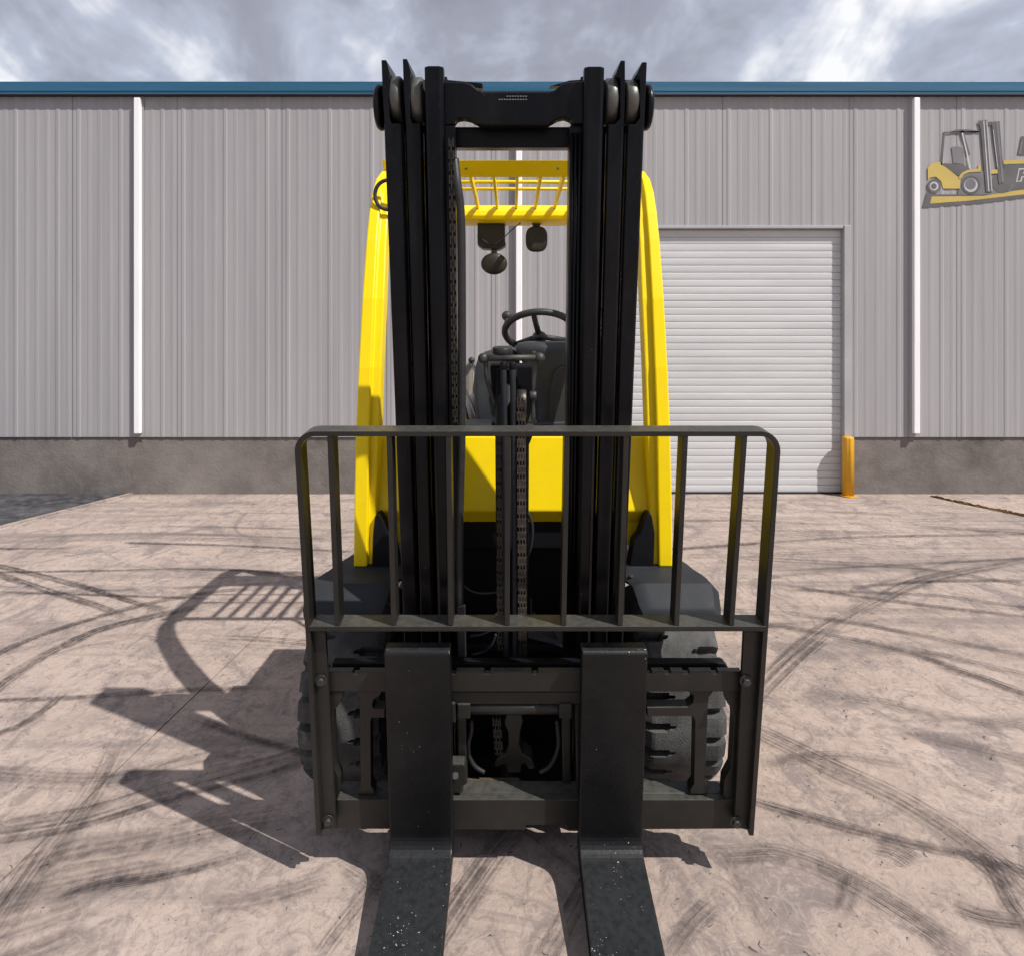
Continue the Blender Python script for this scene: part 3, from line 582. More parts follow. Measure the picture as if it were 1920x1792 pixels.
# raised blades above the outer and middle rails, with rollers between them
for pts, off in (([(715, 113), (724, 113), (727, 122), (730, 136), (729, 150), (730, 222), (734, 233), (721, 234), (717, 170)], -0.016),
                 ([(755, 111), (763, 111), (766, 119), (770, 134), (769, 150), (769, 222), (773, 233), (761, 234), (757, 170)], -0.006),
                 ([(1172, 114), (1164, 114), (1161, 122), (1156, 136), (1163, 150), (1163, 222), (1152, 234), (1170, 235), (1172, 170)], -0.006),
                 ([(1213, 117), (1204, 117), (1201, 124), (1194, 139), (1200, 152), (1200, 222), (1190, 235), (1208, 236), (1211, 170)], -0.016)):
    tpr('rail_blade', pts, off, 0.11, M['mast'], fk, 0.001)
tpr('roller_bracket', [(722, 150), (832, 150), (832, 250), (722, 250)], -0.118, 0.01, M['black'], fk, 0.001); tpr('roller_bracket', [(1098, 150), (1206, 150), (1206, 250), (1098, 250)], -0.118, 0.01, M['black'], fk, 0.001)
def roller(xa, xb, yc, r, off):
    (a, w), (b, _) = MP(xa, yc, off + r * .9), MP(xb, yc, off + r * .9)
    o = cyl('guide_roller', ML(a, w, off), ML(b, w, off), r, M['roller'], fk, 28, 0.005); return o
roller(729, 750, 178, 0.050, -0.062); roller(768, 791, 182, 0.053, -0.058); roller(1137, 1161, 184, 0.053, -0.058); roller(1175, 1199, 186, 0.050, -0.062)
for a, b in ((703, 716), (1210, 1223)):
    (xa, w), (xb, _) = MP(a, 198, -0.05), MP(b, 198, -0.05)
    cyl('roller_boss', ML(xa, w, -0.075), ML(xb, w, -0.075), 0.052, M['mast'], fk, 24, 0.006)
# crosshead between the inner rails, cross bar of the middle stage behind it
tpr('crosshead', [(831, 153), (872, 154), (884, 158), (897, 168), (908, 172), (1030, 172), (1040, 169), (1052, 158), (1064, 154), (1096, 152), (1096, 232), (1076, 232), (1070, 224), (1060, 220), (1048, 222), (1034, 230), (1024, 235),
    (908, 235), (897, 232), (882, 224), (868, 221), (856, 223), (850, 233), (831, 236)], -0.012, 0.045, M['mast'], fk, 0.004)
tpr('crosshead_top', [(838, 150), (905, 156), (905, 166), (838, 158)], -0.05, 0.03, M['mast'], fk, 0.002)
tpr('crosshead_top', [(1030, 162), (1068, 151), (1096, 149), (1096, 158), (1066, 160)], -0.05, 0.03, M['mast'], fk, 0.002)
tpr('cross_bar', [(846, 238), (1076, 238), (1076, 277), (846, 277)], -0.075, 0.05, M['mast'], fk, 0.004)
for k in range(11):                                                   # small worn stencil dashes, not legible
    for row, yy in enumerate((180, 186)):
        if row == 0 and k < 3: continue
        x0 = 935 + k * 5; tpr('stencil_mark', [(x0, yy), (x0 + 3, yy), (x0 + 3, yy + 1.8), (x0, yy + 1.8)], -0.0112, 0.0008, M['chip'], fk, 0)
# inner side plates carrying chain and hose
tpr('rail_side_plate', [(833, 236), (853, 236), (862, 1230), (848, 1230)], -0.008, 0.05, M['mast'], fk, 0.002)
tpr('rail_side_plate', [(1068, 236), (1095, 236), (1080, 1230), (1057, 1230)], -0.03, 0.05, M['mast'], fk, 0.002)
for xa, xb in ((1072, 1064), (1080, 1068), (1088, 1074)):
    tube('pressure_pipe', [ML(*MP(xa, 250, -0.02), -0.02), ML(*MP(lerp(xa, xb, .6), 800, -0.02), -0.02), ML(*MP(xb, 1220, -0.02), -0.02)], 0.0045, M['mast'], fk, 8)
# link chain on the left rail
def chain(name, top, bot, off, wpx, pitch=0.0165, rows=5, mt='chain'):
    a = ML(*MP(*top, off), off); b = ML(*MP(*bot, off), off); d = b - a; n = int(d.length / pitch); d.normalize()
    s = Vector((1, 0, 0)); wd = wpx / F * a.y; bm = bmesh.new()
    nrm = s.cross(d)
    def link_box(c, hx, hl, hn):
        vs_ = [bm.verts.new(c + s * i * hx + d * j * hl + nrm * k * hn) for i in (-1, 1) for j in (-1, 1) for k in (-1, 1)]
        for q in ((0, 1, 3, 2), (4, 6, 7, 5), (0, 4, 5, 1), (2, 3, 7, 6), (0, 2, 6, 4), (1, 5, 7, 3)): bm.faces.new([vs_[z] for z in q])
    for k in range(n):
        c = a + d * pitch * (k + .5)
        for r in range(rows):
            x = (r + .5) / rows - .5
            if (r + k) % 2 == 0: link_box(c + s * x * wd, wd / rows * .31, pitch * .70, 0.0056)
            elif r % 2 == 1: link_box(c + s * x * wd, wd / rows * .28, pitch * .36, 0.0042)
        link_box(c + d * pitch * .5, wd * .5, 0.0022, 0.0022)
    me = bpy.data.meshes.new(name); bmesh.ops.recalc_face_normals(bm, faces=bm.faces); bm.to_mesh(me); bm.free()
    return link(name, me, M[mt], fk)
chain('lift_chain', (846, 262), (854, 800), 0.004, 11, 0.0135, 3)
tube('hose', spline([ML(*MP(853, 300, -0.02), -0.02), ML(*MP(857, 340, 0.004), 0.004), ML(*MP(864, 400, 0.006), 0.006), ML(*MP(866, 520, 0.004), 0.004), ML(*MP(866, 800, 0.0), 0.0), ML(*MP(862, 1000, 0), 0), ML(*MP(863, 1225, 0), 0)], 6), 0.0095, M['hose'], fk)
# free-lift cylinder, its yoke, hoses and chains in the middle
tube('lift_cylinder', [ML(*MP(949, 690, -0.05), -0.05), ML(*MP(953, 1500, -0.05), -0.05)], 0.028, M['black'], fk, 20)
tpr('cylinder_guide', [(926, 805), (1004, 805), (992, 835), (990, 1235), (934, 1235), (932, 835)], -0.04, 0.02, M['black'], fk, 0.003)
a = ML(*MP(906, 672, -0.01), -0.01); b = ML(*MP(1012, 671, -0.01), -0.01)
tube('yoke_bar', [a, b], 0.0075, M['bolt'], fk, 14)
for c_ in (a, b): ball('yoke_end', c_, 0.0125, M['bolt'], fk)
tpr('yoke_plate', [(998, 660), (1006, 660), (1007, 690), (1004, 720), (1000, 790), (996, 790), (997, 720)], -0.012, 0.012, M['bolt'], fk, 0.002)
tube('yoke_arm', spline([ML(*MP(911, 672, -.014), -.014), ML(*MP(912, 705, -.014), -.014), ML(*MP(920, 735, -.02), -.02), ML(*MP(928, 760, -.025), -.025)], 6), 0.0055, M['bolt'], fk, 8)
cyl('yoke_pin', ML(*MP(993, 742, -.012), -.012), ML(*MP(1006, 742, -.012), -.012), 0.011, M['bolt'], fk)
tpr('yoke_body', [(918, 685), (1000, 685), (1002, 760), (988, 800), (930, 800), (922, 740)], -0.045, 0.04, M['black'], fk, 0.006)
for i, xx in enumerate((944, 961)):
    tube('hose', spline([ML(*MP(xx, 690, 0.002), 0.002), ML(*MP(xx + 1, 745, 0.004), 0.004), ML(*MP(xx + 2, 830, 0.0), 0.0), ML(*MP(xx + 4, 1000, -0.005), -0.005), ML(*MP(xx + 5, 1240, -0.01), -0.01)], 6), 0.0072, M['plastic'], fk, 12)
    cyl('hose_fitting', ML(*MP(xx, 679, 0.002), 0.002), ML(*MP(xx, 694, 0.002), 0.002), 0.0085, M['black'], fk, 6)
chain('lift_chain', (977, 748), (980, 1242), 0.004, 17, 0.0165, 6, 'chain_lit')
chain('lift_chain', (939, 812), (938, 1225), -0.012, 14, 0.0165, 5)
a = ML(*MP(968, 756, -0.03), -0.03); b = ML(*MP(987, 756, -0.03), -0.03)
cyl('chain_sheave', a, b, 0.036, M['chain'], fk, 30)
cyl('horn_cap', ML(*MP(942, 664, -.03), -.03), ML(*MP(942, 651, -.03), -.03), 0.024, M['hose'], fk)
# --- carriage (side-shifted a little to the right)
FO = 0.133                                                            # front face of the fork shanks
BA = 0.092                                                            # front face of the carriage bars
def notched(x0, x1, yt, yb, notches, d=5, w=11):
    top = [(x0, yt)]
    for nx in notches: top += [(nx - w * .55, yt), (nx - w * .4, yt + d), (nx + w * .4, yt + d), (nx + w * .55, yt)]
    return top + [(x1, yt), (x1, yb), (x0, yb)]
tpr('upper_bar', notched(617, 1390, 1258, 1296, (667, 735, 800, 849, 914, 1003, 1150, 1216, 1252, 1287, 1341)), BA, 0.016, M['carriage'], fk)
tpr('upper_bar_rear', [(622, 1243), (1358, 1243), (1366, 1252), (1368, 1262), (622, 1262)], BA - 0.05, 0.025, M['black'], fk, 0.003)
tpr('lower_bar', [(632, 1499), (1385, 1499), (1388, 1553), (1062, 1555), (1062, 1546), (986, 1546), (986, 1555), (632, 1553)], BA, 0.02, M['carriage'], fk)
lb = MP(632, 1499, BA); lb2 = MP(1385, 1499, BA)
extr('lower_ledge', [ML(lb[0], lb[1] - .001, BA - .0205), ML(lb2[0], lb[1] - .001, BA - .0205), ML(lb2[0], lb[1] - .03, BA - .0205), ML(lb[0], lb[1] - .03, BA - .0205)],
     [ML(lb[0], lb[1] + .004, BA - .055), ML(lb2[0], lb[1] + .004, BA - .055), ML(lb2[0], lb[1] - .03, BA - .055), ML(lb[0], lb[1] - .03, BA - .055)], M['carriage'], fk, 0.002)
tpr('ledge_lip', [(1208, 1468), (1258, 1470), (1275, 1476), (1300, 1490), (1208, 1490)], BA - 0.05, 0.02, M['carriage'], fk, 0.002)
tpr('ledge_lip', [(846, 1468), (972, 1468), (990, 1484), (846, 1488)], BA - 0.05, 0.02, M['rusty'], fk, 0.002)
tpr('shift_bar', [(843, 1298), (1094, 1298), (1094, 1319), (843, 1319)], BA - 0.012, 0.03, M['carriage'], fk)
a = ML(*MP(880, 1334, BA - .01), BA - .025); b = ML(*MP(1060, 1334, BA - .01), BA - .025)
cyl('shift_cylinder', a, b, 0.0145, M['carriage'], fk, 24, 0.002)
tpr('cylinder_block', [(857, 1320), (882, 1320), (882, 1347), (857, 1347)], BA - 0.006, 0.035, M['carriage'], fk, 0.003)
tpr('cylinder_block', [(1048, 1320), (1073, 1320), (1073, 1347), (1048, 1347)], BA - 0.006, 0.035, M['carriage'], fk, 0.003)
tpr('cylinder_bracket', [(843, 1319), (853, 1319), (855, 1354), (843, 1356)], BA - 0.002, 0.04, M['carriage'], fk, 0.002)
tpr('cylinder_bracket', [(1078, 1319), (1086, 1319), (1086, 1500), (1082, 1500)], BA - 0.02, 0.03, M['carriage'], fk, 0.002)
tpr('inner_upright', [(857, 1347), (874, 1347), (875, 1475), (860, 1475)], BA - 0.045, 0.03, M['carriage'], fk, 0.003)
tpr('inner_upright', [(1053, 1347), (1070, 1347), (1070, 1475), (1055, 1475)], BA - 0.045, 0.03, M['carriage'], fk, 0.003)
tpr('frame_upright', [(660, 1296), (716, 1296), (714, 1302), (700, 1312), (698, 1322), (700, 1328), (722, 1328), (722, 1345), (698, 1345), (695, 1352), (696, 1472), (702, 1482), (702, 1489), (669, 1489), (669, 1482), (676, 1474), (674, 1310), (668, 1299)], BA - 0.012, 0.03, M['carriage'], fk, 0.002)
tpr('frame_upright', [(1290, 1296), (1338, 1296), (1330, 1306), (1328, 1318), (1322, 1470), (1328, 1480), (1328, 1488), (1294, 1488), (1294, 1480), (1301, 1470), (1303, 1350), (1299, 1342), (1213, 1342), (1213, 1326), (1290, 1325), (1299, 1318), (1301, 1304)], BA - 0.012, 0.03, M['carriage'], fk, 0.002)
tpr('end_plate', [(617, 1296), (645, 1298), (640, 1312), (632, 1326), (626, 1330), (624, 1344), (628, 1440), (637, 1458), (638, 1482), (632, 1500), (634, 1553), (622, 1553)], BA - 0.004, 0.03, M['carriage'], fk, 0.002)
tpr('end_plate', [(1388, 1296), (1356, 1296), (1362, 1306), (1364, 1318), (1373, 1330), (1376, 1346), (1371, 1438), (1358, 1462), (1356, 1490), (1362, 1500), (1362, 1553), (1384, 1553)], BA - 0.004, 0.03, M['carriage'], fk, 0.002)
hk = tpr('hook_block', [(843, 1432), (870, 1432), (875, 1438), (876, 1470), (868, 1473), (868, 1487), (843, 1487)], BA - 0.01, 0.03, M['carriage'], fk, 0.004)
cyl('hook_pin', ML(*MP(853, 1456, BA), BA - .004), ML(*MP(853, 1456, BA - .04), BA - .04), 0.009, M['bolt'], fk)
# lower cylinder foot, chain and looped hoses seen through the middle opening
tpr('cylinder_foot', [(949, 1340), (978, 1340), (981, 1352), (976, 1372), (974, 1395), (980, 1412), (998, 1424), (1004, 1440), (992, 1443), (984, 1430), (978, 1434), (976, 1448), (952, 1448), (950, 1434), (942, 1432), (932, 1438), (926, 1432), (932, 1422), (948, 1412), (953, 1395), (952, 1372), (945, 1356)], -0.0, 0.05, M['carriage'], fk, 0.003)
chain('anchor_chain', (931, 1345), (936, 1415), 0.006, 16, 0.0165, 5)
for pts in ([(884, 1350), (884, 1370), (879, 1390), (880, 1415), (890, 1435), (908, 1447)], [(1044, 1350), (1046, 1370), (1047, 1395), (1040, 1420), (1028, 1438), (1012, 1447)]):
    tube('hose', spline([ML(*MP(x, y, 0.03), 0.03) for x, y in pts], 6), 0.0055, M['hose'], fk, 10)
tpr('rear_crossmember', [(850, 1470), (1086, 1470), (1086, 1520), (850, 1520)], -0.02, 0.06, M['black'], fk, 0.004)
tpr('mast_cross_plate', [(800, 1285), (1140, 1285), (1140, 1330), (800, 1330)], -0.06, 0.03, M['black'], fk, 0.004)
tpr('hose_bracket', [(857, 1142), (872, 1136), (874, 1232), (859, 1232)], 0.03, 0.012, M['plastic'], fk, 0.002)
tpr('hose_bracket', [(1010, 1160), (1030, 1172), (1046, 1200), (1020, 1192), (1008, 1182)], -0.02, 0.01, M['plastic'], fk, 0.002)
for pts, o_, r_h in (([(880, 1192), (905, 1188), (925, 1176), (930, 1150)], -.005, .003), ([(884, 1226), (905, 1222), (922, 1208), (930, 1188)], -.005, .003), ([(862, 1085), (870, 1098), (885, 1108), (905, 1112), (932, 1110)], -.03, .0025),
                ([(1000, 1150), (1012, 1164), (1030, 1172), (1048, 1176)], -.012, .004), ([(995, 1120), (996, 1150), (992, 1178)], -.01, .002), ([(990, 960), (998, 985), (996, 1020), (990, 1040)], -.03, .004)):
    tube('cable', spline([ML(*MP(x, y, o_), o_) for x, y in pts], 6), r_h, M['plastic'], fk, 8)
# --- forks
def fork(xl, xr):
    (xa, wt), (xb, _) = MP(xl, 1222, FO), MP(xr, 1222, FO)
    wb = MP(xl, 1588, FO)[1]; th = 0.040; sec = []
    r = 0.036
    prof = [(wt - .006, 0), (wt, -.006), (wt, -th)]                      # (w, off rel)
    outer = [(wt - .0065, 0.0)]
    # heel: shank runs down, bends by 90 degrees into a tine that points at the viewer
    inn = [(wb + r - r * math.sin(t), r - r * math.cos(t)) for t in [k * math.pi / 2 / 7 for k in range(8)]]
    tip = 0.86
    sec = [(wt - .006, 0.0)] + inn + [(wb - .001, tip * .5), (wb - .004, tip), (wb - .012, tip), (wb - .034, tip * .45), (wb - th, .08)]
    R2 = 0.03
    sec += [(wb - th + R2 - R2 * math.cos(t), -th + R2 - R2 * math.sin(t)) for t in [k * math.pi / 2 / 5 for k in range(6)]] 
    sec += [(wt, -th), (wt, -.006)]
    L_, R_ = [], []
    n = len(sec)
    for w, q in sec:
        L_.append(ML(xa, w, FO + q)); R_.append(ML(xb, w, FO + q))
    # tip taper in plan
    for i, (w, q) in enumerate(sec):
        if q >= tip - 1e-6: L_[i] = ML(xa + .045, w, FO + q); R_[i] = ML(xb - .045, w, FO + q)
    return extr('fork', L_, R_, M['fork'], fk, 0.003)
fork(720, 843.5); fork(1091.5, 1215)
# --- load backrest: bent flat-bar frame, upright bars, cross bar and bolted angle plates
BO, BD = 0.130, 0.050
br = None
hw = 0.0105
def flat_path(name, pts, off, dep, wid, parent, m):                  # bar swept in the mast plane, from photo pixels
    P = [Vector((*MP(x, y, off), 0)) for x, y in pts]; secs = []
    for i, p in enumerate(P):
        t = (P[min(i + 1, len(P) - 1)] - P[max(i - 1, 0)]).normalized(); n = Vector((-t.y, t.x, 0)) * wid / 2
        secs.append([ML(p.x + n.x, p.y + n.y, off), ML(p.x - n.x, p.y - n.y, off), ML(p.x - n.x, p.y - n.y, off - dep), ML(p.x + n.x, p.y + n.y, off - dep)])
    return loft(name, secs, m, parent, 0.0012)
def arc(cx_, cy_, r, a0, a1, n=8): return [(cx_ + r * math.cos(R(lerp(a0, a1, k / n))), cy_ - r * math.sin(R(lerp(a0, a1, k / n)))) for k in range(n + 1)]
path = [(597, 1566), (577, 1180)] + arc(589, 846, 32, 180, 90)[0:] + arc(1427, 846, 32, 90, 0) + [(1436, 1180), (1409, 1566)]
br = flat_path('backrest', path, BO, BD, 0.0115, fk, M['carriage'])
for xt, xb in zip([618 + 111.3 * k for k in range(8)], (632, 738, 845, 951, 1057, 1163, 1269, 1372)):
    flat_path('bar', [(xt, 815), (xb, 1172)], BO - 0.001, BD - 0.006, 0.0115, br, M['carriage'])
tpr('cross_bar', [(576, 1174), (1437, 1174), (1437, 1183), (576, 1183)], BO + 0.002, BD, M['carriage'], br, 0.001)
tpr('angle_plate', [(579, 1184), (610, 1184), (630, 1550), (604, 1556)], BO - 0.018, 0.012, M['carriage'], br, 0.0015)
tpr('angle_plate', [(1395, 1184), (1430, 1184), (1405, 1556), (1377, 1550)], BO - 0.018, 0.012, M['carriage'], br, 0.0015)
for x, y in ((598, 1283), (612, 1548), (1403, 1284), (1384, 1551)):
    a = ML(*MP(x, y, BO), BO - .017); b = ML(*MP(x, y, BO), BO - .006)
    cyl('washer', a, a + (b - a) * .2, 0.0145, M['bolt'], br, 20, 0.0008); cyl('bolt', a, b, 0.0095, M['bolt'], br, 6, 0.001)
for x, y in ((592, 1405), (590, 1330), (600, 1480), (1420, 1340), (1412, 1440)):
    p_ = ML(*MP(x, y, BO - .02), BO - .016); cyl('weld_bead', p_ - UV * .012, p_ + UV * .012, 0.0025, M['bolt'], br, 6, 0.0005)
# --- wheels
def tyre(name, xc, wd, Yc, r, N):
    nth, ns = N * 12, 28; v, f = [], []
    prof = [(k / (ns - 1)) * 2 - 1 for k in range(ns)]
    for i in range(nth):
        th = 2 * math.pi * i / nth
        ring = [(-0.80, r * .60), (-1.0, r * .66), (-1.03, r * .80)]
        for s in prof:
            rad = r
            if abs(s) > .82: rad -= (abs(s) - .82) / .18 * .014
            ph = ((i / 12) + (0.5 if s > 0 else 0)) % 1
            gw = 0.06 + 0.13 * max(0, abs(s) - .3)
            if abs(s) > .26 and abs(ph - .5) < gw: rad -= 0.030
            ring.append((s, rad))
        ring += [(1.03, r * .80), (1.0, r * .66), (0.80, r * .60)]
        for s, rad in ring: v.append((xc + s * wd / 2, Yc + rad * math.sin(th), r + rad * math.cos(th)))
        m_ = len(ring)
    for i in range(nth):
        j = (i + 1) % nth
        for k in range(m_ - 1): f.append((i * m_ + k, i * m_ + k + 1, j * m_ + k + 1, j * m_ + k))
    o = mesh(name, v, f, M['rubber'], fk, 0)
    return o
def wheel(xc, wd, Yc, r, N):
    s = 1 if xc > 0 else -1
    t = tyre('tyre', xc, wd, Yc, r, N)
    cyl('rim', (xc - wd * .40, Yc, r), (xc + wd * .40, Yc, r), r * .62, M['rim'], t, 32, 0.01)
    cyl('hub', (xc + s * wd * .40, Yc, r), (xc + s * wd * .46, Yc, r), r * .22, M['black'], t, 20, 0.006)
YA = 2.0
wheel(-0.474, 0.222, YA, 0.27, 22); wheel(0.474, 0.222, YA, 0.27, 22)
wheel(-0.40, 0.17, 3.13, 0.215, 20); wheel(0.40, 0.17, 3.13, 0.215, 20)
# --- fenders
def fender(s):
    rows = [(2.2, .655, .30, .47), (1.95, .670, .295, .50), (1.85, .675, .295, .522), (1.80, .675, .297, .530), (1.775, .672, .300, .543), (1.74, .6725, .315, .548), (1.702, .672, .322, .549), (1.698, .667, .324, .549), (1.672, .635, .332, .546), (1.6625, .624, .337, .542), (1.658, .617, .340, .538), (1.6565, .604, .342, .536)]
    v, f = [], []
    nx = 13
    for y, z, xa, xb in rows:
        for k in range(nx):
            t = k / (nx - 1); x = lerp(xa, xb, t)
            dz = -0.022 * max(0, (t - .9) / .1) ** 2 - 0.010 * max(0, (.06 - t) / .06)
            v.append((s * x, y, z + dz))
    for i in range(len(rows) - 1):
        for k in range(nx - 1): f.append((i * nx + k, i * nx + k + 1, (i + 1) * nx + k + 1, (i + 1) * nx + k))
    o = mesh('fender', v, f, M['plastic'], fk, 0, True)
    m_ = o.modifiers.new('solid', 'SOLIDIFY'); m_.thickness = 0.012; m_.offset = -1 if s > 0 else -1
    m2 = o.modifiers.new('edge', 'EDGE_SPLIT'); m2.split_angle = R(28)
    return o
fender(1); fender(-1)
for s in (-1, 1):
    cyl('fender_bolt', (s * .325, 1.75, .668), (s * .325, 1.75, .677), 0.007, M['bolt'], fk, 6, 0.001)
# gusset bracket between pillar foot and fender
for pts in ([(697, 1062), (699, 1000), (703, 966), (710, 963), (718, 975), (726, 995), (738, 1010), (748, 1062)], [(1226, 1062), (1228, 1000), (1222, 965), (1216, 962), (1208, 975), (1200, 1000), (1188, 1015), (1180, 1062)]):
    wpr('gusset', pts, 1.825, 0.05, M['black'], fk, 0.003)
# --- overhead guard: swept pillars and roof
def pillar(side):
    rows = [(663, 688, 700, 1062, 1.82), (664, 690, 703, 940, 1.825), (667, 692, 708, 810, 1.835), (672, 696, 712, 690, 1.86), (679, 701, 718, 560, 1.905), (687, 707, 722, 450, 1.965), (692, 711, 725, 400, 2.00), (698, 715, 729, 360, 2.04), (705, 720, 734, 336, 2.08), (716, 728, 742, 321, 2.12)]
    secs = []
    for xo, xm, xi, y, Y in rows:
        if side > 0: xo, xm, xi = 2 * CEN - xo, 2 * CEN - xm, 2 * CEN - xi
        d = Vector((0, 0.075, 0)); st = Vector((0, 0.018, 0))
        secs.append([W(xo, y, Y), W(xm, y, Y), W(xm, y, Y) + st, W(xi, y, Y) + st, W(xi, y, Y) + d, W(xo, y, Y) + d])
    o = loft('guard_pillar', secs, M['yellow'], fk, 0.004)
    return o
pillar(-1); pillar(1)
ZR = 1.895                                                            # roof height
for s in (-1, 1):
    secs = []
    for y, z, x in ((2.17, ZR - .022, .405), (2.22, ZR - .005, .405), (2.5, ZR + .005, .405), (2.78, ZR, .405), (2.88, ZR - .05, .405), (2.95, 1.5, .40), (3.0, 1.0, .40)):
        w = .032
        secs.append([Vector((s * (x - w), y, z - .03)), Vector((s * (x + w), y, z - .03)), Vector((s * (x + w), y, z + .025)), Vector((s * (x - w), y, z + .025))] if y < 2.9 else
                    [Vector((s * (x - w), y - .04, z)), Vector((s * (x + w), y - .04, z)), Vector((s * (x + w), y + .03, z)), Vector((s * (x - w), y + .03, z))])
    loft('roof_rail', secs, M['yellow'], fk, 0.008)
# sloping front plate, its lower edge set back
zt, zb = W(0, 301, 2.15).z, W(0, 331, 2.185).z
xh = 0.437
extr('roof_front_plate', [Vector((-xh, 2.150, zt)), Vector((xh, 2.150, zt)), Vector((xh, 2.196, zb)), Vector((-xh, 2.196, zb))],
     [Vector((-xh, 2.160, zt + .003)), Vector((xh, 2.160, zt + .003)), Vector((xh, 2.206, zb + .003)), Vector((-xh, 2.206, zb + .003))], M['yellow'], fk, 0.0015)
for px in (874, 1046): ball('plate_screw', W(px, 317, 2.172), 0.0042, M['chip'], fk)
zbar = zb + .004
YR = (zbar - H) * F / (650 - 384)                                      # where the bars meet the rear beam
for k in range(7):
    x = lerp(-.28, .28, (k + .5) / 7) + .018
    extr('roof_bar', [Vector((x - .005, 2.20, zbar - .012)), Vector((x + .005, 2.20, zbar - .012)), Vector((x + .005, 2.20, zbar + .02)), Vector((x - .005, 2.20, zbar + .02))],
         [Vector((x - .005, YR + .05, zbar - .012)), Vector((x + .005, YR + .05, zbar - .012)), Vector((x + .005, YR + .05, zbar + .02)), Vector((x - .005, YR + .05, zbar + .02))], M['yellow'], fk, 0.0015)
for y in (2.37, 2.475): tube('cross_rod', [(-.42, y, zbar + .024), (.42, y, zbar + .024)], 0.0065, M['yellow'], fk, 10)
zr = zbar - .012
sec = [(YR + .075, zr + .025), (YR + .0, zr - .012), (YR - .008, zr - .034), (YR - .002, zr - .050), (YR + .02, zr - .056), (YR + .11, zr - .056), (YR + .12, zr + .02)]
loft('roof_rear_beam', [[Vector((x, y, z)) for y, z in sec] for x in (-.42, .42)], M['yellow'], fk, 0.003)
# ring on the left pillar
rc = W(727, 366, 2.005); tube('lamp_ring', [rc + Vector((0.040 * math.cos(t), 0, 0.046 * math.sin(t))) for t in [2 * math.pi * k / 32 for k in range(32)]], 0.0062, M['hose'], fk, 10, True)
# rear work light, round mirror and convex mirror under the rear beam
Ym = YR + .05
wl = wpr('work_light', [(895, 415), (947, 415), (947, 452), (949, 460), (936, 468), (905, 466), (895, 459)], Ym, 0.06, M['olive'], fk, 0.006)
wpr('lamp_trim', [(900, 419), (942, 419), (942, 421), (900, 421)], Ym - .002, 0.002, M['plastic'], wl, 0)
tube('lamp_cable', spline([W(978, 417, Ym - .01), W(958, 433, Ym - .02), W(940, 450, Ym - .02), W(922, 459, Ym - .02), W(905, 450, Ym - .015), W(895, 443, Ym - .01)], 6), 0.0022, M['hose'], wl, 8)
tube('mirror_stem', [W(926, 465, Ym + .02), W(927, 478, Ym + .01)], 0.012, M['olive'], fk, 10)
ball('round_mirror', W(926.5, 495, Ym), 0.0555, M['olive'], fk, 1.0, 0.30, 0.83)
secs = []
for dy, k in ((-.010, .55), (-.014, .84), (-.010, .97), (0.0, 1.0), (.012, .97), (.020, .8), (.024, .45)):
    q_ = []
    for i in range(32):
        t = 2 * math.pi * i / 32; c_, s_ = math.cos(t), math.sin(t); g_ = 1 / (abs(c_) ** 3 + abs(s_) ** 3) ** (1 / 3)
        q_.append(W(1006 + 20.5 * k * c_ * g_, 449 - 24 * k * s_ * g_, Ym) + Vector((0, dy, 0)))
    secs.append(q_)
loft('rear_mirror', secs, M['olive'], fk, 0, True)
wpr('mirror_bracket', [(997, 418), (1015, 418), (1012, 424), (1016, 427), (1012, 434), (1000, 434), (996, 427), (1000, 424)], Ym, 0.03, M['olive'], fk, 0.002)
# --- cowl, dash and controls
yc0, yc1 = 1.87, 1.92
zc0, zc1, zc2 = W(0, 958, yc0).z, W(0, 818, yc1).z, W(0, 979, yc0 + .03).z
xw = .405
secs = []
for x in (-xw, xw):
    secs.append([Vector((x, yc0, zc0)), Vector((x, yc1, zc1)), Vector((x, yc1 + .06, zc1 + .004)), Vector((x, yc1 + .06, zc2)), Vector((x, yc0 + .035, zc2))])
loft('front_cowl', secs, M['yellow'], fk, 0.006)
box('cowl_end', (-.405, yc0 + .04, zc2 - .07), (-.30, yc1 + .05, zc2 + .01), M['yellow'], fk, 0.004); box('cowl_end', (.30, yc0 + .04, zc2 - .07), (.405, yc1 + .05, zc2 + .01), M['yellow'], fk, 0.004)
box('dash_deck', (-.39, 1.985, .75), (.39, 2.30, .99), M['plastic'], fk, 0.01)
box('front_plate', (-.30, 1.905, W(0, 1028, 1.905).z), (.30, 1.92, zc2 - .002), M['black'], fk, 0.003)
box('front_axle', (-.345, 1.84, .05), (.345, 2.14, .44), M['black'], fk, 0.012)
box('front_frame', (-.34, 2.06, .40), (.34, 2.24, .655), M['black'], fk, 0.01)
box('floor_plate', (-.44, 2.08, .56), (.44, 2.62, .60), M['black'], fk, 0.005)
box('chassis', (-.34, 2.10, .16), (.34, 3.1, .57), M['black'], fk, 0.012)
box('side_step', (-.46, 2.32, .28), (-.34, 2.85, .33), M['black'], fk, 0.006); box('side_step', (.34, 2.32, .28), (.46, 2.85, .33), M['black'], fk, 0.006)
for s in (-1, 1):
    extr('side_panel', [Vector((s * .455, 2.62, .34)), Vector((s * .455, 3.02, .34)), Vector((s * .455, 3.02, .80)), Vector((s * .455, 2.70, .80))],
         [Vector((s * .34, 2.62, .34)), Vector((s * .34, 3.02, .34)), Vector((s * .34, 3.02, .80)), Vector((s * .34, 2.70, .80))], M['yellow'], fk, 0.015)
box('seat_deck', (-.40, 2.66, .57), (.40, 3.02, .84), M['plastic'], fk, 0.03)
st = box('driver_seat', (-.22, 2.64, .84), (.22, 2.98, .95), M['seat'], fk, 0.035)
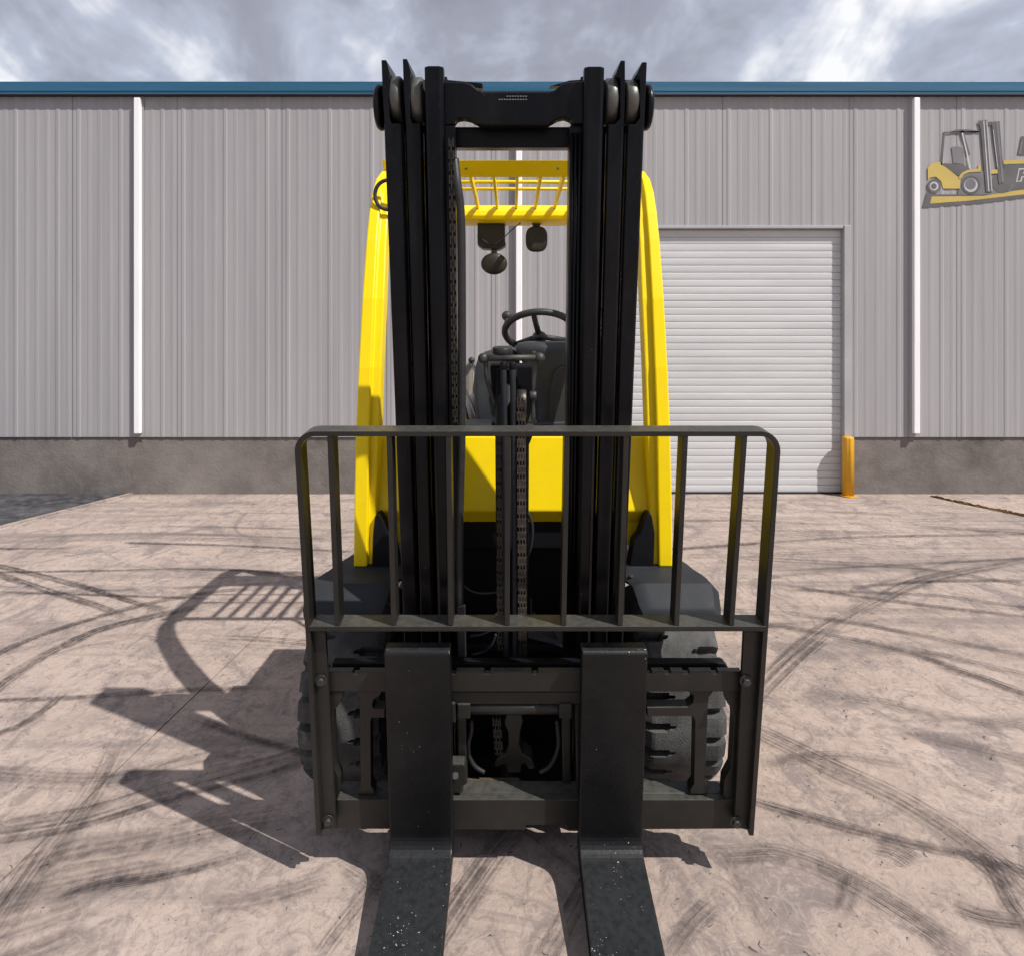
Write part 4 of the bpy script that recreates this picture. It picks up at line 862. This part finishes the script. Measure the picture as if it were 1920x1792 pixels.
extr('backrest_cushion', [Vector((-.20, 2.90, .93)), Vector((.20, 2.90, .93)), Vector((.17, 2.96, 1.22)), Vector((-.17, 2.96, 1.22))], [Vector((-.20, 3.0, .93)), Vector((.20, 3.0, .93)), Vector((.17, 3.04, 1.22)), Vector((-.17, 3.04, 1.22))], M['seat'], st, 0.03)
cw = [(-.46, .30), (.46, .30), (.46, .92), (.40, .98), (-.40, .98), (-.46, .92)]
secs = [[Vector((x * k, y, z if z < .5 else z * k2)) for x, z in cw] for y, k, k2 in ((3.03, 1, 1), (3.34, 1, .99), (3.46, .94, .95), (3.53, .80, .86))]
loft('counterweight', secs, M['yellow'], fk, 0.02)
# dash tower with rounded top, lower dash to its left
def soft(name, pts, Y, dep, m, bev): 
    o = wpr(name, pts, Y, dep, m, fk, bev); o.modifiers['bevel'].segments = 5
    for p_ in o.data.polygons: p_.use_smooth = True
    return o
def dash_tower():
    secs = []
    for py, xl, xr, y0, y1 in ((805, 1005, 1090, 2.26, 2.42), (790, 1005, 1090, 2.26, 2.42), (740, 1002, 1094, 2.25, 2.43), (690, 985, 1100, 2.235, 2.45), (660, 968, 1106, 2.225, 2.47), (650, 965, 1108, 2.225, 2.475), (643, 972, 1102, 2.245, 2.46), (640, 990, 1085, 2.29, 2.42)):
        q = []
        for k in range(24):
            t = 2 * math.pi * k / 24; cx_, sy_ = math.cos(t), math.sin(t)
            g_ = 1 / (abs(cx_) ** 3 + abs(sy_) ** 3) ** (1 / 3)
            X0, X1 = W(xl, py, y0 + .05).x, W(xr, py, y0 + .05).x
            q.append(Vector(((X0 + X1) / 2 + (X1 - X0) / 2 * cx_ * g_, (y0 + y1) / 2 + (y1 - y0) / 2 * sy_ * g_, W(0, py, y0 + .05).z)))
        secs.append(q)
    return loft('dash_tower', secs, M['dash'], fk, 0, True)
dash_tower()
wpr('dash_foot', [(1003, 793), (1062, 790), (1062, 815), (1003, 815)], 2.22, 0.2, M['dash'], fk, 0.006)
wpr('dash_side', [(1030, 800), (1032, 730), (1040, 695), (1052, 686), (1068, 686), (1068, 800)], 2.222, 0.02, M['seat'], fk, 0.008)
soft('instrument_hood', [(893, 800), (888, 740), (890, 690), (896, 672), (908, 660), (925, 655), (968, 655), (975, 680), (975, 800)], 2.34, 0.12, M['dash'], 0.02)
wpr('dash_shelf', [(870, 796), (920, 796), (920, 815), (870, 815)], 2.17, 0.16, M['plastic'], fk, 0.004)
ball('armrest', W(888, 765, 2.5), 0.05, M['pale'], fk, .75, 1.2, 1.1)
wpr('seat_side', [(864, 682), (884, 680), (884, 745), (864, 760)], 2.62, 0.10, mat('tan_vinyl', (0.22, 0.2, 0.17), .6), fk, 0.01)
# steering wheel on its column
sc_ = W(1011, 622, 2.38); ax = Vector((0, .62, 1)).normalized(); u_ = Vector((1, 0, 0)); v2 = ax.cross(u_).normalized()
RS = 0.128
sw = tube('steering_wheel', [sc_ + u_ * RS * math.cos(t) + v2 * RS * math.sin(t) for t in [2 * math.pi * k / 40 for k in range(40)]], 0.0125, M['seat'], fk, 12, True)
hubp = sc_ - ax * .022
cyl('wheel_hub', hubp - ax * .02, hubp + ax * .012, 0.025, M['dash'], sw, 24, 0.006)
for t in (0.5, 2.35, 4.5): tube('spoke', [hubp, sc_ + (u_ * math.cos(t) + v2 * math.sin(t)) * RS], [.012, .010], M['seat'], sw, 8)
kp = sc_ + (u_ * math.cos(R(200)) + v2 * math.sin(R(200))) * RS
cyl('knob_stem', kp, kp + ax * .03, 0.009, M['seat'], sw); ball('spinner_knob', kp + ax * .04, 0.019, M['seat'], sw)
cyl('steering_column', hubp - ax * .12, hubp - ax * .018, 0.02, M['black'], fk)
# hydraulic levers at the driver's right
for (x0, y0, x1, y1, Y0, Y1) in ((884, 676, 913, 768, 2.42, 2.36), (868, 720, 898, 797, 2.44, 2.36), (852, 690, 880, 797, 2.46, 2.38), (838, 690, 866, 797, 2.48, 2.38)):
    p0_, p1_ = W(x0, y0, Y0), W(x1, y1, Y1)
    lv = tube('control_lever', [p0_, lerp(p0_, p1_, .5) + Vector((.002, 0, 0)), p1_], 0.0052, M['steel'], fk, 8); ball('lever_knob', p0_, 0.0125, M['bolt'], lv)
